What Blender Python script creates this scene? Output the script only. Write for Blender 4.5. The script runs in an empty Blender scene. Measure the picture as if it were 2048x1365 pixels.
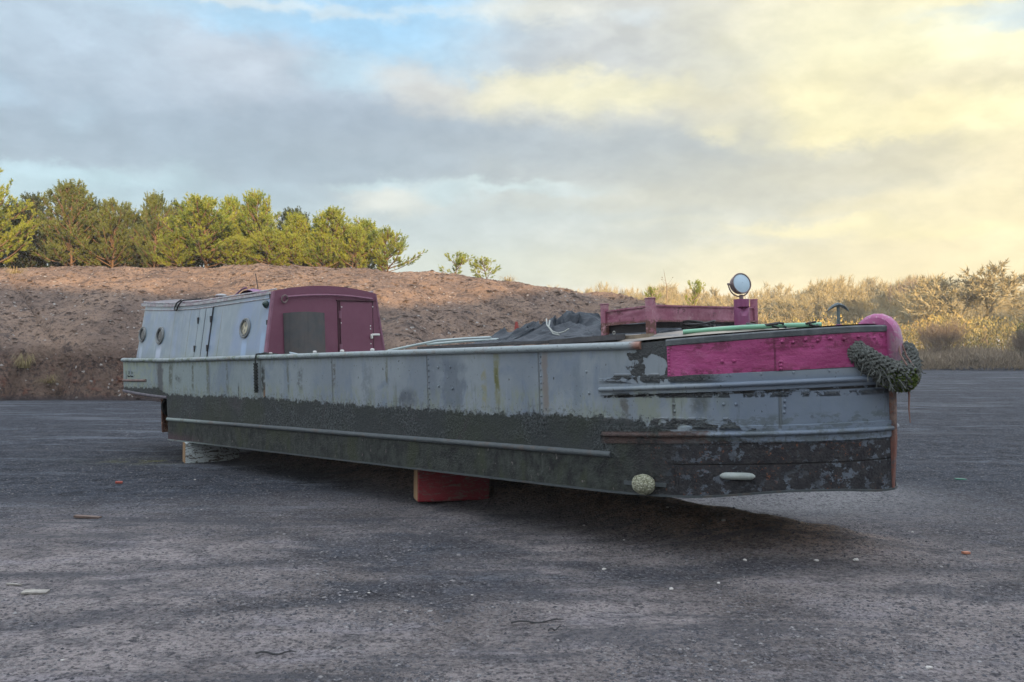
import bpy, math, random
import numpy as np
from mathutils import Vector, Matrix
random.seed(7); rng=np.random.default_rng(11)
sc=bpy.context.scene
col=bpy.data.collections.new('place'); sc.collection.children.link(col)
PI=math.pi; R=math.radians
LITE=False
# ------------------------------------------------------------------ numpy noise
def _h(ix,iy,seed):
    n=(ix.astype(np.int64)*374761393+iy.astype(np.int64)*668265263+seed*1442695041)&0xffffffff
    n=((n^(n>>13))*1274126177)&0xffffffff
    n=(n^(n>>16))&0xffffffff
    return n/4294967295.0
def vn(x,y,seed=0):
    ix=np.floor(x);iy=np.floor(y);fx=x-ix;fy=y-iy
    fx=fx*fx*(3-2*fx);fy=fy*fy*(3-2*fy)
    a=_h(ix,iy,seed);b=_h(ix+1,iy,seed);c=_h(ix,iy+1,seed);d=_h(ix+1,iy+1,seed)
    return (a*(1-fx)+b*fx)*(1-fy)+(c*(1-fx)+d*fx)*fy
def fbm(x,y,seed=0,o=4,g=.5):
    s=0;a=1;t=0
    for i in range(o):
        s=s+a*vn(x*2**i+i*17.3,y*2**i-i*9.1,seed+i);t+=a;a*=g
    return s/t
def ridge(x,y,seed=0,o=3):
    s=0;a=1;t=0
    for i in range(o):
        s=s+a*(1-np.abs(2*vn(x*2**i+i*5.1,y*2**i+i*3.7,seed+i)-1));t+=a;a*=.5
    return s/t
def sst(a,b,x):
    t=np.clip((x-a)/(b-a),0,1);return t*t*(3-2*t)
# ------------------------------------------------------------------ objects
def tag(o,label=None,cat=None,group=None,kind=None):
    if label:o['label']=label
    if cat:o['category']=cat
    if group:o['group']=group
    if kind:o['kind']=kind
    return o
def empty(name,loc=(0,0,0),rz=0,mat=None):
    o=bpy.data.objects.new(name,None);col.objects.link(o);o.empty_display_size=.2
    if mat is not None:o.matrix_world=mat
    else:
        o.location=loc;o.rotation_euler=(0,0,rz)
    return o
class MB:
    def __init__(s):s.v=[];s.f=[];s.mi=[];s.cur=0
    def face(s,f):s.f.append(tuple(f));s.mi.append(s.cur)
    def add(s,vs,fs):
        b=len(s.v);s.v+= [tuple(p) for p in vs]
        for f in fs:s.face([i+b for i in f])
    def box(s,a,b,bev=0.0,M=None):
        (x0,y0,z0),(x1,y1,z1)=a,b
        if bev<=0:
            vs=[(x,y,z) for x in(x0,x1) for y in(y0,y1) for z in(z0,z1)]
            fs=[(0,1,3,2),(4,6,7,5),(0,4,5,1),(2,3,7,6),(0,2,6,4),(1,5,7,3)]
        else:
            e=min(bev,(x1-x0)*.45,(y1-y0)*.45,(z1-z0)*.45)
            vs=[];idx={}
            X=(x0,x1);Y=(y0,y1);Z=(z0,z1);sg=(1,-1)
            for i in(0,1):
                for j in(0,1):
                    for k in(0,1):
                        for ax in range(3):
                            p=[X[i],Y[j],Z[k]]
                            for q in range(3):
                                if q!=ax:p[q]+= e*sg[(i,j,k)[q]]
                            idx[(i,j,k,ax)]=len(vs);vs.append(tuple(p))
            g=lambda i,j,k,a:idx[(i,j,k,a)]
            fs=[]
            for i in(0,1):
                fs.append([g(i,0,0,0),g(i,0,1,0),g(i,1,1,0),g(i,1,0,0)][::(1 if i==0 else -1)])
                fs.append([g(0,i,0,1),g(1,i,0,1),g(1,i,1,1),g(0,i,1,1)][::(1 if i==0 else -1)])
                fs.append([g(0,0,i,2),g(0,1,i,2),g(1,1,i,2),g(1,0,i,2)][::(1 if i==0 else -1)])
            for i in(0,1):
                for j in(0,1):
                    fs.append([g(i,j,0,0),g(i,j,1,0),g(i,j,1,1),g(i,j,0,1)])
                    fs.append([g(i,0,j,0),g(i,1,j,0),g(i,1,j,2),g(i,0,j,2)])
                    fs.append([g(0,i,j,1),g(1,i,j,1),g(1,i,j,2),g(0,i,j,2)])
                    for k in(0,1):fs.append([g(i,j,k,0),g(i,j,k,1),g(i,j,k,2)])
        if M is not None:vs=[tuple(M@Vector(p)) for p in vs]
        s.add(vs,fs)
    def tube(s,pts,r,n=8,cap=True,r2=None):
        pts=[Vector(p) for p in pts];N=len(pts)
        rs=r if isinstance(r,(list,tuple)) else [r+( (r2-r)*i/(N-1) if r2 is not None else 0) for i in range(N)]
        b=len(s.v);up=None
        for i,p in enumerate(pts):
            d=(pts[min(i+1,N-1)]-pts[max(i-1,0)])
            if d.length<1e-9:d=Vector((0,0,1))
            d.normalize()
            if up is None:
                up=d.orthogonal().normalized()
            else:
                up=(up-d*up.dot(d))
                up=up.normalized() if up.length>1e-6 else d.orthogonal().normalized()
            w=d.cross(up)
            for k in range(n):
                a=2*PI*k/n
                s.v.append(tuple(p+(up*math.cos(a)+w*math.sin(a))*rs[i]))
        for i in range(N-1):
            for k in range(n):
                k2=(k+1)%n
                s.face((b+i*n+k,b+i*n+k2,b+(i+1)*n+k2,b+(i+1)*n+k))
        if cap:
            s.face([b+k for k in range(n)][::-1]);s.face([b+(N-1)*n+k for k in range(n)])
    def cyl(s,a,b,r,n=20,r2=None):s.tube([a,b],r,n,True,r2)
    def lathe(s,prof,M,n=24):
        b=len(s.v)
        for r,z in prof:
            for k in range(n):
                a=2*PI*k/n;s.v.append(tuple(M@Vector((r*math.cos(a),r*math.sin(a),z))))
        for i in range(len(prof)-1):
            for k in range(n):
                k2=(k+1)%n;s.face((b+i*n+k,b+i*n+k2,b+(i+1)*n+k2,b+(i+1)*n+k))
        s.face([b+k for k in range(n)][::-1]);s.face([b+(len(prof)-1)*n+k for k in range(n)])
    def ell(s,c,r,n=8,m=6,jit=0,M=None):
        b=len(s.v);c=Vector(c)
        P=[]
        for i in range(1,m):
            th=PI*i/m
            for k in range(n):
                a=2*PI*k/n;q=1+jit*(random.random()-.5)
                P.append(Vector((math.sin(th)*math.cos(a)*r[0],math.sin(th)*math.sin(a)*r[1],math.cos(th)*r[2]))*q)
        P=[Vector((0,0,r[2]))]+P+[Vector((0,0,-r[2]))]
        if M is not None:P=[M@p for p in P]
        s.v+=[tuple(c+p) for p in P]
        for k in range(n):
            k2=(k+1)%n
            s.face((b,b+1+k,b+1+k2))
            for i in range(m-2):s.face((b+1+i*n+k,b+1+(i+1)*n+k,b+1+(i+1)*n+k2,b+1+i*n+k2))
            s.face((b+1+(m-2)*n+k2,b+1+(m-2)*n+k,len(s.v)-1))
    def grid(s,G):
        b=len(s.v);n=len(G);m=len(G[0])
        for r_ in G:s.v+=[tuple(p) for p in r_]
        for i in range(n-1):
            for j in range(m-1):s.face((b+i*m+j,b+(i+1)*m+j,b+(i+1)*m+j+1,b+i*m+j+1))
    def build(s,name,mat,parent=None,smooth=True,ang=40):
        me=bpy.data.meshes.new(name);me.from_pydata(s.v,[],s.f)
        mats=mat if isinstance(mat,(list,tuple)) else [mat]
        for m in mats:me.materials.append(m)
        if len(mats)>1:me.polygons.foreach_set('material_index',s.mi)
        me.validate(clean_customdata=False);me.update()
        import bmesh
        bm=bmesh.new();bm.from_mesh(me);bmesh.ops.recalc_face_normals(bm,faces=bm.faces);bm.to_mesh(me);bm.free()
        if smooth:
            me.polygons.foreach_set('use_smooth',[True]*len(me.polygons))
            try:me.set_sharp_from_angle(angle=R(ang))
            except Exception:pass
        o=bpy.data.objects.new(name,me);col.objects.link(o)
        if parent is not None:o.parent=parent
        return o
def np_mesh(name,V,F,mat,parent=None,smooth=True,attrs=None):
    me=bpy.data.meshes.new(name);V=np.asarray(V,dtype=np.float32);F=np.asarray(F,dtype=np.int32)
    nf,k=F.shape
    me.vertices.add(len(V));me.vertices.foreach_set('co',V.ravel())
    me.loops.add(nf*k);me.loops.foreach_set('vertex_index',F.ravel())
    me.polygons.add(nf);me.polygons.foreach_set('loop_start',np.arange(nf,dtype=np.int32)*k)
    try:me.polygons.foreach_set('loop_total',np.full(nf,k,dtype=np.int32))
    except Exception:pass
    me.update(calc_edges=True)
    if smooth:me.polygons.foreach_set('use_smooth',np.ones(nf,dtype=bool))
    me.materials.append(mat)
    for n,a in (attrs or {}).items():
        at=me.attributes.new(n,'FLOAT','POINT');at.data.foreach_set('value',np.asarray(a,dtype=np.float32))
    o=bpy.data.objects.new(name,me);col.objects.link(o)
    if parent is not None:o.parent=parent
    return o
def gridF(n,m):
    i,j=np.meshgrid(np.arange(n-1),np.arange(m-1),indexing='ij')
    a=(i*m+j).ravel();return np.stack([a,a+m,a+m+1,a+1],1)
def copy_tree(o,parent=None):
    c=o.copy();col.objects.link(c);c.parent=parent
    if parent is not None:c.matrix_parent_inverse=o.matrix_parent_inverse
    for ch in list(o.children):copy_tree(ch,c)
    return c
# ------------------------------------------------------------------ node helper
class W:
    def __init__(s,nt):s.nt=nt
    def nd(s,t,**k):
        n=s.nt.nodes.new(t)
        for a,b in k.items():setattr(n,a,b)
        return n
    def lk(s,v,sock):
        if v is None:return
        if isinstance(v,bpy.types.NodeSocket):s.nt.links.new(v,sock)
        else:
            if sock.type in('RGBA',) and hasattr(v,'__len__') and len(v)==3:v=(*v,1)
            sock.default_value=v
    def m(s,op,a,b=None,c=None,clamp=False):
        n=s.nd('ShaderNodeMath',operation=op,use_clamp=clamp);s.lk(a,n.inputs[0]);s.lk(b,n.inputs[1]);s.lk(c,n.inputs[2]);return n.outputs[0]
    def vm(s,op,a,b=None,sc_=None):
        n=s.nd('ShaderNodeVectorMath',operation=op);s.lk(a,n.inputs[0]);s.lk(b,n.inputs[1])
        if sc_ is not None:s.lk(sc_,n.inputs[3])
        return n.outputs['Value'] if op in('DOT_PRODUCT','LENGTH') else n.outputs[0]
    def mix(s,f,a,b,mode='MIX'):
        n=s.nd('ShaderNodeMix',data_type='RGBA',blend_type=mode);s.lk(f,n.inputs[0]);s.lk(a,n.inputs[6]);s.lk(b,n.inputs[7]);return n.outputs[2]
    def noise(s,v,scale,det=4,rough=.55,dist=0,color=False):
        n=s.nd('ShaderNodeTexNoise');s.lk(v,n.inputs['Vector']);n.inputs['Scale'].default_value=scale;n.inputs['Detail'].default_value=det
        n.inputs['Roughness'].default_value=rough;n.inputs['Distortion'].default_value=dist
        return n.outputs['Color' if color else 'Fac']
    def vor(s,v,scale,feat='F1',out='Distance',rnd=1):
        n=s.nd('ShaderNodeTexVoronoi',feature=feat);s.lk(v,n.inputs['Vector']);n.inputs['Scale'].default_value=scale;n.inputs['Randomness'].default_value=rnd
        return n.outputs[out]
    def ss(s,x,a,b,lo=0,hi=1):
        n=s.nd('ShaderNodeMapRange',interpolation_type='SMOOTHSTEP');s.lk(x,n.inputs[0]);s.lk(a,n.inputs[1]);s.lk(b,n.inputs[2]);s.lk(lo,n.inputs[3]);s.lk(hi,n.inputs[4]);return n.outputs[0]
    def scl(s,v,x,y,z,off=(0,0,0)):
        n=s.nd('ShaderNodeMapping');s.lk(v,n.inputs[0]);n.inputs['Scale'].default_value=(x,y,z);n.inputs['Location'].default_value=off;return n.outputs[0]
    def sep(s,v):
        n=s.nd('ShaderNodeSeparateXYZ');s.lk(v,n.inputs[0]);return n.outputs
    def bump(s,h,st=.5,d=.01,nrm=None):
        n=s.nd('ShaderNodeBump');s.lk(h,n.inputs['Height']);n.inputs['Strength'].default_value=st;n.inputs['Distance'].default_value=d
        if nrm is not None:s.lk(nrm,n.inputs['Normal'])
        return n.outputs[0]
    def obj(s):return s.nd('ShaderNodeTexCoord').outputs['Object']
    def geo(s):return s.nd('ShaderNodeNewGeometry').outputs['Position']
    def attr(s,n_):
        n=s.nd('ShaderNodeAttribute',attribute_name=n_);return n.outputs['Fac']
    def win(s,x,a,b,e):  # soft window a..b
        return s.m('MULTIPLY',s.ss(x,a-e,a+e),s.ss(x,b-e,b+e,1,0))
def mat(name,fn,**k):
    m=bpy.data.materials.new(name);m.use_nodes=True;nt=m.node_tree;b=nt.nodes['Principled BSDF'];w=W(nt)
    r=fn(w) or {}
    r.update(k)
    for key,v in r.items():
        sock={'col':'Base Color','rough':'Roughness','metal':'Metallic','nrm':'Normal','spec':'Specular IOR Level','trans':'Transmission Weight','emis':'Emission Color','emstr':'Emission Strength','alpha':'Alpha','coat':'Coat Weight','sheen':'Sheen Weight'}[key]
        w.lk(v,b.inputs[sock])
    return m
def painted(name,c,c2=None,rough=.5,sc_=6,bump=.15,rust=0.0,metal=0,streak=True,dirt=.35,dcol=(.05,.05,.045)):
    c2=c2 or tuple(x*.72 for x in c)
    def fn(w):
        p=w.obj();n=w.noise(p,sc_,5,.6);st=w.noise(w.scl(p,9,9,.9),2.2,4,.6)
        colr=w.mix(w.ss(n,.35,.65),c,c2)
        if streak:colr=w.mix(w.ss(st,.5,.75,0,.5),colr,tuple(x*.6 for x in c))
        d=w.noise(p,sc_*3.1,6,.7);colr=w.mix(w.ss(d,.55,.75,0,dirt),colr,dcol)
        h=w.m('ADD',w.noise(p,sc_*2,3,.5),w.m('MULTIPLY',w.noise(p,60,4,.7),.25))
        if rust>0:
            rm=w.ss(w.noise(p,sc_*1.7+1,7,.75),.68-rust,.72-rust)
            colr=w.mix(rm,colr,w.mix(w.noise(p,40,3),(.16,.06,.03),(.06,.03,.02)))
            h=w.m('SUBTRACT',h,w.m('MULTIPLY',rm,.2))
        return dict(col=colr,rough=w.ss(d,.3,.8,rough,min(1,rough+.25)),nrm=w.bump(h,bump*2,.01))
    return mat(name,fn,metal=metal)
def plain(name,c,rough=.7,sc_=8,b=.2,amt=.3,**k):
    def fn(w):
        p=w.obj();n=w.noise(p,sc_,5,.65)
        return dict(col=w.mix(n,tuple(x*(1-amt) for x in c),tuple(min(1,x*(1+amt)) for x in c)),nrm=w.bump(n,b*2,.01))
    return mat(name,fn,rough=rough,**k)
# ================================================================== CAMERA
F_PX=1800.0; CH=1.5; PIT=R(.86842748); ROL=R(-.15065916)
cam_d=bpy.data.cameras.new('camera');cam=bpy.data.objects.new('camera',cam_d);col.objects.link(cam)
Rx=Matrix.Rotation(PIT,3,'X');fw=Rx@Vector((0,1,0));up0=Rx@Vector((0,0,1));rt0=Vector((1,0,0))
c_,s_=math.cos(ROL),math.sin(ROL)
rt=rt0*c_-up0*s_;up=rt0*s_+up0*c_
mw=Matrix((( rt.x,up.x,-fw.x,0),(rt.y,up.y,-fw.y,0),(rt.z,up.z,-fw.z,CH),(0,0,0,1)))
cam.matrix_world=mw
cam_d.sensor_width=36;cam_d.lens=F_PX/2048*36;cam_d.clip_end=4000;cam_d.clip_start=.05
sc.camera=cam
# ================================================================== BOAT FRAME
BM=Matrix.Translation((-4.90655526,12.87025089,0.28029879))@Matrix.Rotation(-0.80129221,4,'Z')@Matrix.Rotation(-0.01967767,4,'Y')@Matrix.Rotation(0.02501255,4,'X')
BI=BM.inverted()
HB=1.04
# near-side outline, transom centre -> stem
OL=[]
for k in range(33):
    th=PI/2*k/32;OL.append((-1.40-.47*math.cos(th)**.5,HB-HB*math.sin(th)**.5))
for k in range(1,95):OL.append((-1.40+9.42*k/95,0))
for k in range(97):
    th=PI/2*k/96;OL.append((8.02+1.9*math.sin(th)**(2/1.7),HB-HB*math.cos(th)**(2/1.7)))
OL=np.array(OL)
_tg=np.gradient(OL,axis=0);_tg/=np.linalg.norm(_tg,axis=1)[:,None]
ON=np.stack([_tg[:,1],-_tg[:,0]],1)   # outward normal of near side (toward -t)
OA=np.concatenate([[0],np.cumsum(np.linalg.norm(np.diff(OL,axis=0),axis=1))])
AS0=OA[32] # arc at s=-1.40
def arc_of(s): return AS0+(np.interp(s,OL[32:,0],OA[32:]-AS0))
AEND=OA[-1]
def OP(a,z,d=0,far=False):
    p=(np.interp(a,OA,OL[:,0]),np.interp(a,OA,OL[:,1]));n=(np.interp(a,OA,ON[:,0]),np.interp(a,OA,ON[:,1]))
    s=p[0]+n[0]*d;t=p[1]+n[1]*d
    return (s,2*HB-t if far else t,z)
def zt(s):return 1.13+.085*max(0,min(1,(s-8.3)/1.5))**.8 if s>0 else 1.13+.03*max(0,min(1,-s/1.8))
def zb(s):
    if s<0:return .585+.09*min(1,-s/1.8)**1.5
    return .07*float(sst(8.7,9.6,s))-.02*float(sst(9.7,9.92,s))
def sweep(mb,a0,a1,prof,step=.08,far=False,closed=True):
    n=max(2,int((a1-a0)/step));A=[a0+(a1-a0)*i/n for i in range(n+1)]
    G=[]
    for a in A:
        s=float(np.interp(a,OA,OL[:,0]))
        G.append([OP(a,z,d,far) for d,z in prof(s)])
    if closed:G=[g+[g[0]] for g in G]
    b=len(mb.v);mb.grid(G)
    m=len(G[0])
    if closed:
        mb.face([b+k for k in range(m-1)]);mb.face([b+(len(G)-1)*m+k for k in range(m-1)][::-1])
def halfround(zc,r,d0=0,n=8,ry=None):
    ry=ry or r
    def f(s):
        z=zc(s) if callable(zc) else zc
        return [(d0-.004,z-r*1.02)]+[(d0+ry*math.sin(PI*k/n),z-r*math.cos(PI*k/n)) for k in range(n+1)]+[(d0-.004,z+r)]
    return f
# ------------------------------------------------------------------ hull materials
def hull_fn(w):
    p=w.obj();s,t,z=w.sep(p)
    n1=w.noise(p,1.3,5,.6);n2=w.noise(p,7,6,.65);n3=w.noise(p,28,5,.7);st=w.noise(w.scl(p,11,11,.7),1.6,5,.65);st2=w.noise(w.scl(p,34,34,1.2),1.5,4,.6)
    paint=w.mix(w.ss(n1,.35,.65),(.175,.215,.245),(.235,.28,.30))
    paint=w.mix(w.ss(s,.5,5,.75,0),paint,(.22,.285,.275))
    paint=w.mix(w.ss(st,.54,.74,0,.16),paint,(.115,.15,.18));paint=w.mix(w.ss(w.noise(w.scl(p,1,1,.6),2.6,6,.7,.8),.50,.64,0,.65),paint,(.135,.18,.24))
    paint=w.mix(w.ss(st2,.58,.8,0,.25),paint,(.34,.39,.40))
    paint=w.mix(w.ss(n3,.6,.8,0,.35),paint,(.09,.12,.13))
    paint=w.mix(w.m('MULTIPLY',w.ss(s,8.6,9.3),w.ss(z,.86,.9,1,0)),paint,w.mix(n2,(.11,.15,.195),(.17,.215,.265)))
    # green algae low on the paint and under the rail aft
    alg=w.m('MULTIPLY',w.win(z,.52,.78,.06),w.ss(w.noise(w.scl(p,3,3,1.2),2.5,5,.7),.45,.62))
    alg=w.m('MULTIPLY',alg,w.ss(s,8.6,9.3,1,.1))
    paint=w.mix(w.m('MULTIPLY',alg,.6),paint,(.20,.235,.16))
    rail=w.m('MULTIPLY',w.m('MULTIPLY',w.ss(z,1.0,1.13),w.ss(st,.42,.6)),w.ss(s,.5,6,.9,.3))
    paint=w.mix(rail,paint,(.13,.16,.085))
    aft=w.m('MULTIPLY',w.ss(s,-.9,.3,1,0),w.ss(n2,.42,.6,0,.8));paint=w.mix(aft,paint,(.26,.31,.23))
    # rust / dark runs at fixed places
    def run(s0,wd,z0,z1,cc,k,thr=.4):
        nonlocal paint
        d=w.m('ABSOLUTE',w.m('SUBTRACT',w.m('ADD',s,w.m('MULTIPLY',w.m('SUBTRACT',n2,.5),wd*2.2)),s0))
        mk=w.m('MULTIPLY',w.m('MULTIPLY',w.ss(d,wd*.35,wd,1,0),w.win(z,z0,z1,.06)),w.ss(w.noise(p,14,4,.7),thr-.12,thr+.1,0,k))
        paint=w.mix(mk,paint,cc)
    run(2.8,.035,.3,.78,(.25,.13,.05),.9,.3);run(2.78,.06,.7,1.02,(.02,.025,.022),.9,.45);run(6.90,.05,.62,1.12,(.17,.18,.09),.75,.38);run(6.90,.035,.78,.98,(.10,.11,.03),.9,.42);run(6.73,.05,.62,.98,(.23,.22,.10),.6,.52)
    run(7.49,.045,.6,1.09,(.17,.15,.13),.8,.25);run(.85,.04,.72,1.08,(.07,.085,.06),.85,.44);run(1.85,.05,.66,1.05,(.08,.10,.085),.7,.46);run(2.15,.025,.62,.80,(.03,.035,.035),.9,.46);run(3.62,.08,.74,1.0,(.06,.075,.08),.7,.5);run(4.95,.12,.64,1.0,(.12,.15,.17),.6,.45);run(5.28,.03,.8,1.08,(.10,.11,.07),.8,.45);run(7.85,.06,.64,1.02,(.13,.17,.20),.6,.42);run(8.3,.05,.58,.74,(.09,.09,.075),.8,.42);run(6.3,.22,.6,1.05,(.10,.13,.16),.75,.3);run(6.0,.1,.7,1.05,(.12,.15,.18),.5)
    run(-.22,.14,.55,1.1,(.07,.08,.085),.95,.25);run(.15,.09,.75,1.08,(.09,.11,.085),.9,.42);run(.38,.12,.82,.9,(.04,.05,.05),.9,.5);run(1.3,.05,.7,1.1,(.10,.12,.08),.9,.45)
    run(3.35,.03,.7,1.05,(.1,.12,.09),.8,.45);run(4.32,.05,.8,1.05,(.06,.06,.045),.9,.5);run(8.9,.09,.62,.75,(.05,.06,.06),.7);run(5.62,.15,.62,.76,(.08,.10,.12),.95,.35)
    # scattered chips
    vd_=w.vm('ADD',p,w.vm('SCALE',w.noise(p,22,3,.7,0,True),None,.045));ch=w.m('MULTIPLY',w.ss(w.vor(w.scl(vd_,1.5,1.5,1),6.5),.07,.10,1,0),w.ss(w.noise(p,2.6,2),.44,.56));ch=w.m('MAXIMUM',ch,w.m('MULTIPLY',w.ss(w.vor(w.scl(vd_,2,2,1),17),.10,.15,1,0),w.ss(w.noise(p,3.3,3),.48,.58)));paint=w.mix(w.m('MULTIPLY',ch,.9),paint,(.035,.045,.045))
    # weld seams
    def seam(s0,z0,z1,wd=.0095):
        return w.m('MULTIPLY',w.ss(w.m('ABSOLUTE',w.m('SUBTRACT',s,s0)),wd*.5,wd*1.3,1,0),w.win(z,z0,z1,.01))
    sm=None
    for a in ((1.34,.62,1.1),(2.72,.6,1.1),(4.29,.6,1.1),(5.93,.55,1.1),(7.42,.1,1.1),(8.70,.5,.74),(9.4,.5,.78),(8.70,.06,.3)):
        q=seam(*a);sm=q if sm is None else w.m('MAXIMUM',sm,q)
    paint=w.mix(w.m('MULTIPLY',sm,.6),paint,(.07,.08,.075))
    # horizontal lap lines at the bow
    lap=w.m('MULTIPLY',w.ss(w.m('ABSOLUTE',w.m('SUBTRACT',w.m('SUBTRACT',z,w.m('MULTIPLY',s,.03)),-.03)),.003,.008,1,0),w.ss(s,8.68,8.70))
    # tar
    ek=w.ss(s,8.3,9.2,1,.35);edge=w.m('ADD',w.ss(s,0,8,.655,.575),w.m('MULTIPLY',w.m('MULTIPLY',w.m('SUBTRACT',n2,.5),.17),ek));edge=w.m('ADD',edge,w.m('MULTIPLY',w.m('MULTIPLY',w.m('SUBTRACT',n3,.5),.06),ek));edge=w.m('ADD',edge,w.m('MULTIPLY',w.m('SUBTRACT',w.noise(p,1.1,2),.5),.07))
    edge=w.m('SUBTRACT',edge,w.ss(s,8.15,8.9,0,.10));edge=w.m('SUBTRACT',edge,w.ss(s,8.75,9.4,0,.055))
    edge=w.m('ADD',edge,w.ss(s,-.35,.0,.085,0));tar=w.ss(w.m('SUBTRACT',edge,z),-.006,.02);scm=w.m('MULTIPLY',w.ss(w.m('SUBTRACT',z,edge),.10,.0),w.ss(w.noise(p,30,5,.75),.50,.60,0,.75));paint=w.mix(scm,paint,(.055,.065,.055))
    g=w.noise(p,42,5,.8);g2=w.vor(p,60)
    tarc=w.mix(w.ss(g,.40,.64),(.006,.009,.009),(.085,.105,.105))
    calm=w.ss(w.noise(p,1.7,5,.65),.42,.58);tarc=w.mix(w.m('MULTIPLY',calm,.8),tarc,w.mix(n2,(.014,.018,.018),(.04,.05,.05)));pk=w.ss(w.noise(w.scl(p,1,1,.7),5,6,.75),.62,.66);tarc=w.mix(w.m('MULTIPLY',pk,.6),tarc,(.10,.075,.06));tarc=w.mix(w.ss(n1,.45,.62,0,.5),tarc,w.mix(g,(.012,.018,.009),(.05,.065,.034)))
    tarc=w.mix(w.ss(w.noise(p,2.1,4,.6,1),.6,.7,0,.55),tarc,(.05,.045,.05))
    # below the lower strake: scraped
    low=w.ss(z,.262,.275,1,0);low=w.m('MAXIMUM',low,w.m('MULTIPLY',w.ss(s,8.1,8.3),w.ss(z,.40,.44,1,0)))
    lowc=w.mix(w.ss(w.noise(w.scl(p,1,1,.8),10,6,.75),.35,.65),(.008,.011,.011),(.045,.055,.046))
    lowc=w.mix(w.ss(w.noise(w.scl(p,1,1,.5),4,3),.5,.65,0,.8),lowc,(.035,.045,.024))
    fl=w.m('MULTIPLY',w.ss(w.noise(w.scl(p,2.6,2.6,1.2),9,3,.5),.66,.69),w.ss(w.noise(p,1.7,2),.42,.55));lowc=w.mix(w.m('MULTIPLY',fl,.8),lowc,w.mix(w.noise(p,20,1),(.16,.10,.095),(.19,.22,.20)))
    stn=w.m('MULTIPLY',w.ss(s,.0,1.4,1,0),w.ss(z,.02,.14,1,0));lowc=w.mix(w.m('MULTIPLY',stn,.7),lowc,(.075,.04,.05))
    bw=w.ss(s,8.1,8.8)
    brn=w.mix(w.ss(w.noise(p,16,5,.8),.32,.68),(.009,.011,.014),(.036,.036,.038));brn=w.mix(w.m('MULTIPLY',w.ss(w.noise(p,34,5,.75),.58,.64),w.ss(w.noise(p,4,4),.46,.60)),brn,(.17,.065,.03))
    gp=w.m('MULTIPLY',w.ss(w.noise(w.scl(p,1,1,1.3),13,6,.7),.545,.58),w.m('MULTIPLY',w.ss(s,8.3,9.2),w.ss(w.noise(p,2.6,3),.40,.56)));brn=w.mix(w.m('MULTIPLY',gp,.85),brn,(.12,.15,.18))
    lowc=w.mix(bw,lowc,brn)
    tarc=w.mix(low,tarc,lowc)
    colr=w.mix(tar,paint,tarc);vst=w.noise(w.scl(p,6,6,.8),1.4,6,.75);colr=w.mix(w.m('MULTIPLY',w.m('MULTIPLY',w.ss(vst,.57,.68),w.ss(z,1.12,.55,.15,.6)),w.m('SUBTRACT',1,tar)),colr,(.07,.085,.08))
    # tar patches next to the bow panel and over the upper strake
    pn=w.noise(w.scl(p,1,1,1.3),6.5,5,.55,.6)
    pm=w.m('MULTIPLY',w.ss(s,8.24,8.50),w.ss(z,.85,.89));isl=w.vm('LENGTH',w.vm('MULTIPLY',w.vm('SUBTRACT',w.vm('ADD',p,w.vm('SCALE',w.noise(p,9,3,.6,0,True),None,.10)),(8.615,.11,1.025)),(9,0,10)));pm=w.m('SUBTRACT',pm,w.ss(isl,.5,1.1,1.0,0))
    pm=w.ss(w.m('ADD',pm,w.m('MULTIPLY',w.m('SUBTRACT',w.noise(w.scl(p,1,1,1.2),12,5,.65,.4),.5),2.3)),.56,.62);pm=w.m('MULTIPLY',pm,w.m('MULTIPLY',w.win(s,8.20,8.74,.01),w.ss(z,.845,.87)))
    dr=w.m('MULTIPLY',w.win(z,.845,.905,.012),w.m('MULTIPLY',w.win(s,8.15,9.0,.12),w.ss(pn,.42,.48)))
    un=w.m('MULTIPLY',w.win(z,.735,.765,.010),w.m('MULTIPLY',w.ss(s,8.1,8.3),w.ss(w.noise(p,9,4,.7),.44,.5)))
    un=w.m('MULTIPLY',un,w.ss(s,8.4,9.6,1,.75))
    lo2=w.m('MULTIPLY',w.win(z,.50,.575,.014),w.m('MULTIPLY',w.win(s,8.1,9.3,.06),w.ss(w.noise(w.scl(p,1,1,1.4),8,5,.6),.47,.52)))
    bl=w.m('MAXIMUM',w.m('MAXIMUM',pm,dr),w.m('MAXIMUM',un,lo2));colr=w.mix(bl,colr,w.mix(g,(.022,.026,.027),(.06,.07,.07)))
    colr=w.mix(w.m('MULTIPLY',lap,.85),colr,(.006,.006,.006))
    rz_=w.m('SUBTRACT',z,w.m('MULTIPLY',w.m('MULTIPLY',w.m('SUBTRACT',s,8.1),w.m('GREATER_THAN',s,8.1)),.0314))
    under_occl=w.win(rz_,.722,.742,.004);under_occl=w.m('MULTIPLY',w.m('MULTIPLY',under_occl,w.ss(s,8.09,8.1)),w.ss(w.noise(w.scl(p,1,1,2),7,4,.7),.36,.46));colr=w.mix(under_occl,colr,(.010,.012,.013))  # painted occlusion: dark line along the underside of the upper bow strake
    rst=w.m('MULTIPLY',w.m('MULTIPLY',w.win(rz_,.37,.462,.003),w.win(s,8.09,8.95,.02)),w.ss(n2,.34,.5));colr=w.mix(w.m('MULTIPLY',rst,.8),colr,w.mix(n3,(.05,.032,.03),(.13,.085,.07)))
    mid=w.m('MULTIPLY',w.m('MULTIPLY',w.win(rz_,.36,.56,.02),w.ss(s,8.5,9.0)),w.ss(w.noise(w.scl(p,1,1,2.2),6,6,.7),.50,.56));colr=w.mix(w.m('MULTIPLY',mid,.7),colr,w.mix(n3,(.04,.05,.055),(.13,.165,.17)))
    rough=w.m('ADD',w.m('MULTIPLY',tar,.22),w.ss(n3,.3,.7,.42,.62))
    hh=w.m('MULTIPLY',w.m('MAXIMUM',tar,bl),w.m('ADD',w.m('MULTIPLY',g,1.0),w.m('MULTIPLY',g2,.6)))
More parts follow.
